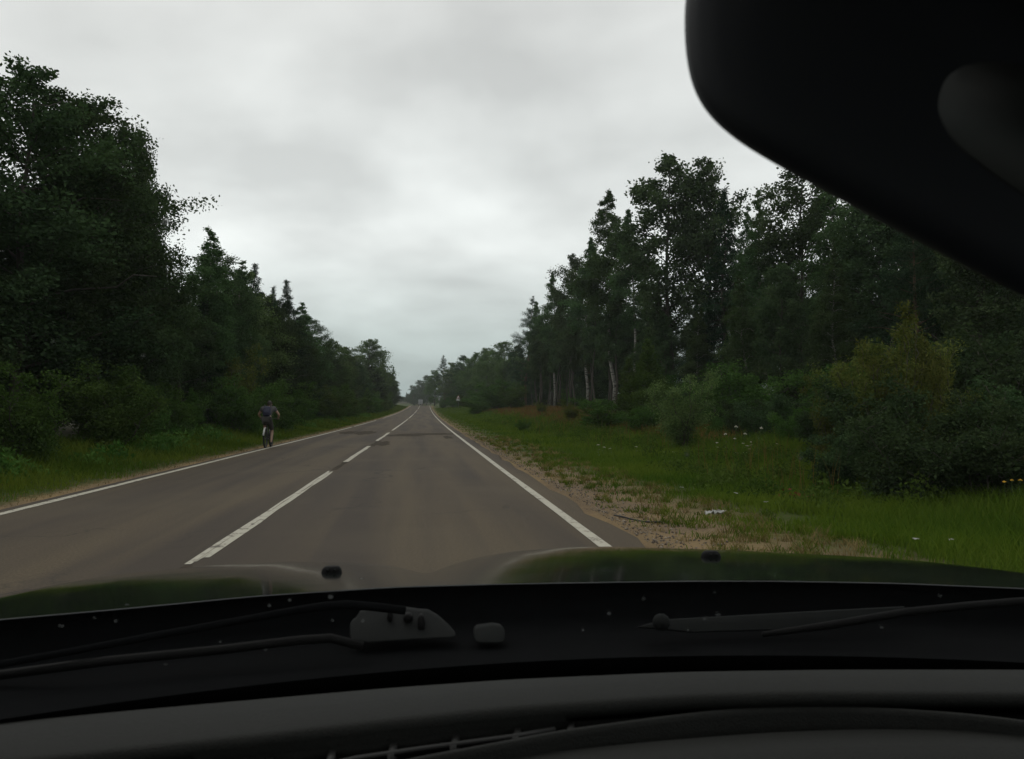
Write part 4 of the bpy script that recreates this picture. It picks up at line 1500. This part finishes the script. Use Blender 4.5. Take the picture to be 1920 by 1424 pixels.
YR, YC = 1.25, 2.35
hX = np.concatenate([[-0.80, -0.77, -0.73], np.linspace(-0.69, 1.13, 120), [1.17, 1.21, 1.24]])
kx = np.linspace(-300, 2300, 261)
k_rear = sm(ext(kx, [0, 240, 480, 740, 960, 1280, 1460, 1680, 1920], [1161, 1140, 1117, 1100, 1094, 1089, 1089, 1093, 1103]), 8)
k_sil = sm(ext(kx, [0, 120, 320, 400, 550, 650, 740, 775, 800, 825, 850, 905, 960, 1050, 1135, 1310, 1460, 1680, 1920],
               [1126, 1102, 1070, 1061, 1053, 1055, 1062, 1071, 1077, 1068, 1057, 1043, 1034, 1027, 1025, 1031, 1040, 1057, 1082]), 2)


def col_z(X, Yp, ky):
    px = proj(Vector((X, Yp, 1.30 - 0.2 * Yp)))[0]
    return at_y(px, float(np.interp(px, kx, ky)), Yp).z


def rear_y(X):
    return YR - 0.12 * ((X - 0.22) / 0.85) ** 2


rows_ = []
NV = 18
for X in hX:
    Xc = min(max(X, -0.69), 1.13)
    drop = 0.0 if Xc == X else 4.0 * (abs(X - Xc)) ** 1.5 + abs(X - Xc) * 0.5
    yr_ = rear_y(Xc)
    z0 = col_z(Xc, yr_, k_rear)
    zc_ = col_z(Xc, YC, k_sil)
    slope = (zc_ - 1.30) / YC
    d0 = 1.30 + slope * yr_
    col_ = []
    for j in range(NV):
        Yp = yr_ + (2.75 - yr_) * j / (NV - 1)
        g_ = (Yp - yr_) / (YC - yr_)
        z = 1.30 + slope * Yp - (d0 - z0) * (1 - g_) ** 2
        if g_ > 1:
            z -= 0.05 * (g_ - 1)
        col_.append([X - 0.22, Yp, z - drop])
    rows_.append(col_)
HG = np.array(rows_)
front = HG[:, -1:, :].copy()
front[:, 0, 1] += 0.12
front[:, 0, 2] -= 0.22
front2 = front.copy()
front2[:, 0, 2] -= 0.3
HG2 = np.concatenate([HG, front, front2], 1)
hood = MB().grid(HG2).build('bonnet', M_paintc, car, True)
MB().tube(HG[3:-3, 0, :] + np.array([0, -0.0008, -0.0010]), 0.0009, 6).build('bonnet_edge_glint', M_edge, hood, True)  # thin pale tube draws the bright reflected line along the rear edge


def hood_z(X, Yp):
    yr_ = rear_y(X)
    z0 = col_z(X, yr_, k_rear)
    sl_ = (col_z(X, YC, k_sil) - 1.30) / YC
    g_ = (Yp - yr_) / (YC - yr_)
    return 1.30 + sl_ * Yp - (1.30 + sl_ * yr_ - z0) * (1 - g_) ** 2


def washer(px, py, Yp, name):
    p = at_y(px, py, Yp)
    p.z = hood_z(p.x, Yp)
    c = local(p)
    G = []
    for k, (f, w_, d_) in enumerate(((-0.008, 1.2, 1.1), (0.001, 1.22, 1.1), (0.008, 1.1, 1.0), (0.0125, 0.82, 0.8), (0.0135, 0.4, 0.4))):
        G.append([[c[0] + 0.0165 * w_ * np.sign(math.cos(q)) * abs(math.cos(q)) ** 0.7, c[1] + 0.014 * d_ * np.sign(math.sin(q)) * abs(math.sin(q)) ** 0.7, c[2] + f] for q in np.linspace(0, 2 * math.pi, 17)])
    mb = MB().grid(np.array(G))
    mb.raw(np.array(G[-1][:-1]), [np.arange(16)[None, :]])
    o = mb.build(name, M_rubber, hood, True)
    jt = MB().box((c[0] - 0.006, c[1] - 0.014, c[2] + 0.008), (0.005, 0.006, 0.004)).box((c[0] + 0.007, c[1] - 0.014, c[2] + 0.008), (0.005, 0.006, 0.004))
    jt.build('jet', M_plastg, hood)


washer(622, 1066, 1.62, 'washer_nozzle')
washer(1333, 1046, 1.62, 'washer_nozzle')

# cowl under the windscreen
G = []
for xx in np.linspace(-0.80, 1.24, 60):
    Xc = min(max(xx, -0.69), 1.13)
    yr_ = rear_y(Xc)
    z0 = col_z(Xc, yr_, k_rear)
    yg = 0.985 - 0.20 * ((xx - 0.22) / 0.8) ** 2
    G.append([[xx - 0.22, yr_ + 0.03, z0 - 0.007], [xx - 0.22, yr_ + 0.012, z0 - 0.055], [xx - 0.22, yr_ * 0.7 + yg * 0.3, z0 - 0.06], [xx - 0.22, yr_ * 0.3 + yg * 0.7, z0 - 0.055], [xx - 0.22, yg + 0.01, z0 - 0.05], [xx - 0.22, yg - 0.04, z0 - 0.06]])
cowl = MB().grid(np.array(G)).build('cowl', M_plast, car, True)

# wiper pivot cover, cap, wipers
def px_plate(pts, Yp, thick, tilt=0.0):
    """outline given in the picture, set on a plane that leans back by tilt, with real thickness"""
    y0 = max(q[1] for q in pts)
    P = []
    for x, y in pts:
        P.append(local(at_y(x, y, Yp + tilt * (y0 - y) / 100.0)))
    return MB().prism(P, (0, thick, -0.004))


wl = px_plate([(655, 1200), (655, 1168), (668, 1160), (672, 1148), (700, 1143), (745, 1139), (785, 1145), (803, 1146), (822, 1157), (842, 1175), (857, 1192), (850, 1197), (780, 1200), (690, 1206)], 1.10, 0.03, 0.10)
wlo = wl.build('wiper_pivot_cover', M_plastg, car, False, 0.004)
for (x0, y0, rx, ry) in ((731, 1158, 5, 9), (765, 1161, 9, 7), (790, 1172, 7, 16)):
    P = [local(at_y(x0 + rx * math.cos(a), y0 + ry * math.sin(a), 1.09 + 0.10 * (1206 - y0) / 100)) for a in np.linspace(0, 2 * math.pi, 14, endpoint=False)]
    MB().prism(P, (0, 0.02, 0)).build('recess', M_dashk, wlo)
px_plate([(890, 1203), (889, 1182), (896, 1176), (925, 1172), (942, 1174), (948, 1184), (947, 1204), (935, 1207), (900, 1207)], 1.10, 0.03, 0.08).build('cowl_cap', M_plastg, car, False, 0.005)


def px_tube(pts, r, sides=8):
    return MB().tube([local(at_y(x, y, Y)) for x, y, Y in pts], r, sides)


w1 = empty('wiper', (0, 0, 0))
w1.parent = car
w1['label'] = 'left wiper resting below the windscreen'
px_tube([(-200, 1290, 1.02), (0, 1246, 1.03), (150, 1219, 1.05), (300, 1191, 1.07), (450, 1164, 1.09), (560, 1144, 1.10), (610, 1137, 1.105), (650, 1134, 1.11), (700, 1138, 1.115), (760, 1145, 1.12)], [0.004, 0.0045, 0.0045, 0.005, 0.005, 0.0055, 0.006, 0.006, 0.006, 0.006]).build('wiper_arm', M_plast, w1, True)
px_tube([(-200, 1302, 1.02), (0, 1266, 1.06), (200, 1240, 1.04), (420, 1218, 1.05), (560, 1201, 1.06), (620, 1197, 1.06), (680, 1212, 1.06)], 0.006).build('wiper_blade', M_rubber, w1, True)
w2 = empty('wiper', (0, 0, 0))
w2.parent = car
w2['label'] = 'right wiper with grey arm'
P = [(1240, 1166, 1.17)]
MB().ball(local(at_y(1240, 1167, 1.09)), (0.0125, 0.012, 0.0115), 12, 8).build('pivot', M_plastg, w2, True)
px_plate([(1258, 1161), (1400, 1153), (1560, 1144), (1698, 1137), (1698, 1142), (1640, 1158), (1560, 1172), (1450, 1182), (1300, 1186), (1196, 1176), (1222, 1168)], 1.10, 0.012, 0.06).build('wiper_arm', M_plastg, w2, False, 0.003)
px_tube([(1430, 1190, 1.07), (1560, 1172, 1.07), (1700, 1148, 1.07), (1820, 1136, 1.065), (1920, 1128, 1.06), (2150, 1105, 1.03)], [0.004, 0.006, 0.006, 0.006, 0.006, 0.006]).build('wiper_blade', M_rubber, w2, True)

# windscreen
def glass_pt(X, f):
    c = (X - 0.22) / 0.80
    Y = (0.985 - 0.20 * c * c) * (1 - f) + (0.34 - 0.10 * c * c) * f
    z = 0.96 * (1 - f) + 1.62 * f - 0.03 * c * c * f
    Y += 0.035 * math.sin(math.pi * f)
    return Vector((X, Y, z))


m, t, b = new_mat('windscreen_glass')
t.nodes.remove(b)
gl = t.nodes.new('ShaderNodeBsdfGlossy')
gl.inputs['Roughness'].default_value = 0.02
trn = t.nodes.new('ShaderNodeBsdfTransparent')
trn.inputs['Color'].default_value = (0.95, 0.965, 0.955, 1)
fr_ = t.nodes.new('ShaderNodeFresnel')
fr_.inputs['IOR'].default_value = 1.35
mx = t.nodes.new('ShaderNodeMixShader')
t.links.new(fr_.outputs[0], mx.inputs[0])
t.links.new(trn.outputs[0], mx.inputs[1])
t.links.new(gl.outputs[0], mx.inputs[2])
t.links.new(mx.outputs[0], t.nodes['Material Output'].inputs['Surface'])
M_glass = m
G = [[local(glass_pt(X, f)) for f in np.linspace(0, 1, 14)] for X in np.linspace(-0.60, 1.04, 40)]
screen = MB().grid(np.array(G)).build('windscreen', M_glass, car, True)

fb = [[local(glass_pt(X, f) + Vector((0, -0.004, -0.002))) for f in np.linspace(0, 0.072, 4)] for X in np.linspace(-0.60, 1.04, 40)]
MB().grid(np.array(fb)).build('frit_band', M_dashk, screen, True)


def on_glass(px, py):
    d = ray(px, py)
    lo, hi = 0.05, 1.6
    # march to the screen surface
    def side(tt):
        p = EYE + d * tt
        f = (p.z - 0.96) / (1.62 - 0.96)
        f = min(max(f, -0.2), 1.2)
        return p.y - glass_pt(p.x, f).y
    for _ in range(40):
        mid = 0.5 * (lo + hi)
        if side(mid) > 0:
            hi = mid
        else:
            lo = mid
    return EYE + d * (lo - 0.003)


m, t, b = new_mat('dried_dirt')
b.inputs['Base Color'].default_value = (0.55, 0.56, 0.55, 1)
b.inputs['Roughness'].default_value = 0.9
trn = t.nodes.new('ShaderNodeBsdfTransparent')
mx = t.nodes.new('ShaderNodeMixShader')
at = t.nodes.new('ShaderNodeAttribute')
at.attribute_name = 'tint'
t.links.new(at.outputs['Fac'], mx.inputs[0])
t.links.new(trn.outputs[0], mx.inputs[1])
t.links.new(b.outputs[0], mx.inputs[2])
t.links.new(mx.outputs[0], t.nodes['Material Output'].inputs['Surface'])
M_dirt = m
for px, py, rx, ry, op in ((312, 415, 10, 9, 0.5), (1181, 539, 5, 5, 0.2), (1288, 853, 6, 5, 0.45), (1501, 860, 6, 4, 0.45), (948, 951, 7, 4, 0.3), (1174, 713, 5, 5, 0.2), (1444, 780, 5, 4, 0.2),
                           (620, 1120, 6, 4, 0.6), (543, 1126, 4, 3, 0.6), (505, 1136, 4, 3, 0.55), (115, 1174, 6, 3, 0.4), (217, 1165, 4, 3, 0.5), (177, 1159, 3, 2, 0.4), (238, 1134, 5, 1.5, 0.6), (680, 1165, 4, 3, 0.6),
                           (624, 1164, 3, 3, 0.4), (413, 1204, 3, 2, 0.5), (498, 1219, 4, 2, 0.4), (1142, 1151, 4, 3, 0.6), (1093, 1182, 3, 2, 0.5), (1321, 1161, 6, 2.5, 0.4), (1346, 1153, 6, 2, 0.6), (1290, 1182, 3, 2, 0.5),
                           (1653, 1177, 4, 2, 0.6), (1207, 1123, 4, 3, 0.35), (678, 1085, 6, 2, 0.5), (1136, 1070, 12, 2, 0.35), (1763, 1118, 5, 3, 0.25), (310, 1246, 4, 2, 0.35), (1340, 1111, 4, 2, 0.25), (268, 668, 4, 4, 0.18), (448, 697, 4, 4, 0.15), (100, 640, 4, 4, 0.15), (616, 737, 3, 3, 0.2)):
    rng = np.random.default_rng(int(px * 7 + py))
    n = 14
    V = [local(on_glass(px, py))]
    for a in np.linspace(0, 2 * math.pi, n, endpoint=False):
        k = 0.85 + 0.3 * rng.random()
        V.append(local(on_glass(px + rx * k * math.cos(a), py + ry * k * math.sin(a))))
    i = np.arange(n)
    me = mesh_np('dirt_speck', np.array(V), [np.stack([np.zeros(n, int), i + 1, (i + 1) % n + 1], -1)], M_dirt, [op] + [op * 0.5] * n)
    add('dirt_speck', me, screen)
V = [local(on_glass(x, y)) for x, y in ((1318, 322), (1326, 320), (1345, 352), (1364, 396), (1358, 394), (1338, 360))]
add('scratch', mesh_np('scratch', np.array(V), [np.arange(6)[None, :]], M_dirt, [0.12, 0.12, 0.22, 0.03, 0.03, 0.2]), screen)

# dashboard: rails swept across the car
dx = np.linspace(-420, 2500, 120)
r_far = sm(ext(dx, [0, 250, 480, 720, 960, 1280, 1560, 1920, 2100], [1356, 1332, 1312, 1291, 1274, 1260, 1256, 1256, 1258]), 5)
r_fro = sm(ext(dx, [100, 480, 720, 960, 1280, 1480, 1920, 2100], [1413, 1374, 1347, 1322, 1300, 1294, 1296, 1300]), 5)
r_ban = sm(ext(dx, [540, 737, 904, 1058, 1233, 1400, 1600, 1920, 2100], [1411, 1391, 1368, 1353, 1339, 1331, 1328, 1331, 1336]), 5)
r_lip = sm(ext(dx, [669, 766, 904, 1050, 1240, 1382, 1523, 1665, 1807, 1920, 2050], [1446, 1422, 1397, 1369, 1343, 1327, 1322, 1327, 1337, 1350, 1372]), 4)
r_low = sm(ext(dx, [700, 960, 1240, 1452, 1630, 1920, 2100], [1452, 1417, 1389, 1373, 1367, 1371, 1378]), 5)


def rail(ys, z, dz=0.0):
    return np.array([local(at_z(x, min(y, 1700), z)) for x, y in zip(dx, ys)])


far = rail(r_far, 1.000)
fro = rail(r_fro, 1.004)
ban = rail(r_ban, 0.985)
low_d = far + np.array([0, 0.05, -0.03])
low_e = far + np.array([0, 0.16, -0.05])
far_up = far + np.array([0, 0.008, -0.004])
midp = (far + fro) / 2 + np.array([0, 0, 0.003])
roll1 = fro + np.array([0, -0.006, -0.002])
roll2 = fro + np.array([0, -0.010, -0.009])
roll3 = fro * 0.5 + ban * 0.5 + np.array([0, 0, -0.012])
slot0 = ban + np.array([0, 0.004, -0.012])
slot1 = ban + np.array([0, 0.004, -0.05])
dash = MB().grid(np.stack([low_e, low_d, far_up, far, midp, fro, roll1, roll2, roll3, ban, slot0, slot1], 1)).build('dashboard', M_dash, car, True)
# defroster slot: floor and fins
lip = rail(r_lip, 0.990)
slotf = np.stack([slot1, lip + np.array([0, 0, -0.05])], 1)
MB().grid(slotf).build('defroster_slot', M_dashk, dash)
for x0, y0 in ((500, 1426), (618, 1413), (733, 1400), (850, 1384), (967, 1368), (1069, 1355)):
    a0 = local(at_z(x0 + 6, y0 - 14, 0.983))
    a1 = local(at_z(x0 - 3, y0 + 16, 0.983))
    MB().prism([a0 + [-.002, 0, 0], a1 + [-.002, 0, 0], a1 + [-.002, 0, -.03], a0 + [-.002, 0, -.03]], (0.006, 0, 0)).build('vent_fin', M_fin, dash)
# slat and rim of the binnacle
sl = MB().tube([local(at_z(x, y, 0.982)) for x, y in ((560, 1448), (669, 1423), (790, 1405), (880, 1393), (962, 1382), (1040, 1368))], 0.0028, 6)
sl.build('vent_slat', M_fin, dash, True)
rim = np.stack([lip + [0, 0.004, -0.03], lip + [0, 0.0035, -0.002], lip, lip + [0, -0.004, -0.001], lip + [0, -0.006, -0.006], lip + [0, -0.012, -0.055]], 1)
MB().grid(rim).build('binnacle_rim', M_dash, dash, True)
lowr = rail(r_low, 0.975)
near1 = lowr + np.array([0, -0.05, 0.004])
near2 = lowr + np.array([0, -0.12, -0.01])
near3 = lowr + np.array([0, -0.17, -0.10])
near4 = lowr + np.array([0, -0.18, -0.45])
back = lip + np.array([0, -0.012, -0.056])
MB().grid(np.stack([back, lowr + [0, 0.012, -0.03]], 1)).build('recess_floor', M_dashk, dash)
MB().grid(np.stack([lowr + [0, 0.012, -0.03], lowr + [0, 0.003, -0.004], lowr, near1, near2, near3, near4], 1)).build('binnacle_hood', M_dash, dash, True)

# rear-view mirror, tilted, its right end nearer
def mp(px, py, back=0.0, yk=None):
    Yd = 0.40 - (px - 1287) / 1000.0 * 0.13
    p = at_y(px, py, Yd)
    return local(p + Vector((0.03, 0.10, 0.02)).normalized() * back)


out = [(1284, 20), (1286, 75), (1292, 125), (1306, 170), (1330, 208), (1366, 243), (1412, 274), (1475, 310), (1560, 356), (1700, 432), (1840, 506), (1960, 566), (2090, 632), (2200, 680), (2290, 690), (2360, 650), (2390, 580), (2390, 460), (2340, 330),
       (2200, 200), (2040, 60), (1880, -60), (1740, -140), (1600, -200), (1480, -220), (1380, -200), (1315, -130), (1288, -50)]
oc = np.array(out, float)
# resample smoothly
k = 4
tt_ = np.linspace(0, len(oc), len(oc) * k, endpoint=False)
xs_ = np.interp(tt_, np.arange(len(oc) + 1), np.append(oc[:, 0], oc[0, 0]))
ys_ = np.interp(tt_, np.arange(len(oc) + 1), np.append(oc[:, 1], oc[0, 1]))


def csm(a, n=5):
    return np.convolve(np.concatenate([a[-n:], a, a[:n]]), np.hanning(2 * n + 3)[1:-1] / np.hanning(2 * n + 3)[1:-1].sum(), 'valid')


xs_, ys_ = csm(xs_), csm(ys_)
cxm, cym = 1840.0, 250.0


def ring(scale, back):
    return [mp(cxm + (x - cxm) * scale, cym + (y - cym) * scale, back) for x, y in zip(xs_, ys_)]


rings = [ring(0.02, -0.008), ring(0.5, -0.0075), ring(0.75, -0.006), ring(0.88, -0.003), ring(0.95, 0.001), ring(0.985, 0.006), ring(1.0, 0.013), ring(0.985, 0.020), ring(0.93, 0.028), ring(0.80, 0.036), ring(0.45, 0.041), ring(0.02, 0.042)]
M_mirr = plain('mirror_housing', (0.013, 0.015, 0.019), 0.6, var=0.1, spec=0.25)
mir = MB().grid(np.array(rings).transpose(1, 0, 2), close_u=True).build('rear_view_mirror', M_mirr, car, True)
m, t, b = new_mat('mirror_reflection_patch')  # grey patch outlined like a reflection in the glass, its tone set by colour
b.inputs['Base Color'].default_value = (0.055, 0.058, 0.056, 1)
b.inputs['Metallic'].default_value = 1.0
b.inputs['Roughness'].default_value = 0.6
gp = [(1745, 195), (1752, 232), (1778, 272), (1830, 315), (1920, 378), (2040, 450), (2160, 500), (2250, 500), (2280, 420), (2230, 300), (2120, 210), (1990, 150), (1900, 128), (1820, 122), (1765, 145)]
for _ in range(3):        # round the outline
    gp = [((1 - w_) * a0[0] + w_ * a1[0], (1 - w_) * a0[1] + w_ * a1[1]) for a0, a1 in zip(gp, gp[1:] + gp[:1]) for w_ in (0.25, 0.75)]
MB().prism([mp(x, y, -0.0092) for x, y in gp], (0, 0.003, 0)).build('mirror_reflection_patch', m, mir)
MB().tube([mp(1840, 300, 0.04), mp(1840, 150, 0.06), local(Vector((0.24, 0.36, 1.61)))], [0.012, 0.010, 0.014], 10).build('mirror_stem', M_rubber, mir, True)

# cabin shell: roof lining, pillars, doors below the windows, seats and rear
rg = []
for X in np.linspace(-0.58, 1.02, 17):
    c = (X - 0.22) / 0.80
    rg.append([[X - 0.22, Yp, 1.63 + 0.05 * math.sin(min(1, max(0, (0.45 - Yp) / 2.6)) * math.pi) - 0.05 * c * c] for Yp in np.linspace(0.36 - 0.1 * c * c, -2.1, 14)])
rg = np.array(rg)
ro = MB().grid(rg).build('roof', M_head, car, True)
so = ro.modifiers.new('thickness', 'SOLIDIFY')
so.thickness = 0.03
so.offset = 1
for s in (-1, 1):
    e0 = np.array([s * 0.82, 0.86, 0.95])
    e1 = np.array([s * 0.80, 0.26, 1.56])
    MB().tube([e0 + (0, 0.06, -0.06), e0, (e0 + e1) / 2 + np.array([s * 0.03, 0.03, 0.0]), e1, e1 + (0, -0.1, 0.02)], [0.04, 0.04, 0.036, 0.036, 0.03], 8).build('windscreen_pillar', M_head, car, True)
    MB().tube([[s * 0.86, -0.45, 0.85], [s * 0.79, -0.55, 1.60]], [0.06, 0.05], 8).build('door_pillar', M_head, car, True)
    dg_ = np.array([[[s * 0.86, Yp, z] if z > 0.5 else [s * 0.84, Yp, z] for z in (0.25, 0.5, 0.75, 0.93, 0.95)] for Yp in np.linspace(0.95, -2.1, 8)])
    d_ = MB().grid(dg_).build('door_panel', M_dashk, car, True)
    so = d_.modifiers.new('thickness', 'SOLIDIFY')
    so.thickness = 0.04
MB().grid(np.array([[[X, Yp, 0.28] for Yp in (0.9, -2.1)] for X in (-0.84, 0.84)])).build('cabin_floor', M_dashk, car)
for X in (-0.38, 0.38):
    seat = MB()
    seat.box((X, -0.55, 0.48), (0.5, 0.5, 0.16)).box((X, -0.86, 0.82), (0.5, 0.14, 0.66), Matrix.Rotation(0.25, 3, 'X'))
    seat.box((X, -0.98, 1.28), (0.26, 0.09, 0.18))
    seat.build('seat', M_seat, car, False, 0.04)
MB().box((0, -1.75, 0.80), (1.5, 0.16, 0.75), Matrix.Rotation(0.25, 3, 'X')).build('rear_bench', M_seat, car, False, 0.04)
MB().box((0, -2.12, 0.70), (1.66, 0.05, 0.9)).build('rear_panel', M_dashk, car)

# ------------------------------------------------------------------ damp summer air
hz = MB().box((0, 620, 24), (1500, 1440, 56)).build('haze', None)
hm_ = bpy.data.materials.new('haze_air')
hm_.use_nodes = True
ht = hm_.node_tree
ht.nodes.clear()
pv = ht.nodes.new('ShaderNodeVolumePrincipled')
pv.inputs['Color'].default_value = (0.90, 0.95, 0.97, 1)
pv.inputs['Density'].default_value = 0.00024
ho = ht.nodes.new('ShaderNodeOutputMaterial')
ht.links.new(pv.outputs[0], ho.inputs['Volume'])
hz.data.materials.clear()
hz.data.materials.append(hm_)
tag(hz, 'thin damp air over the road and forest', 'haze', kind='stuff')
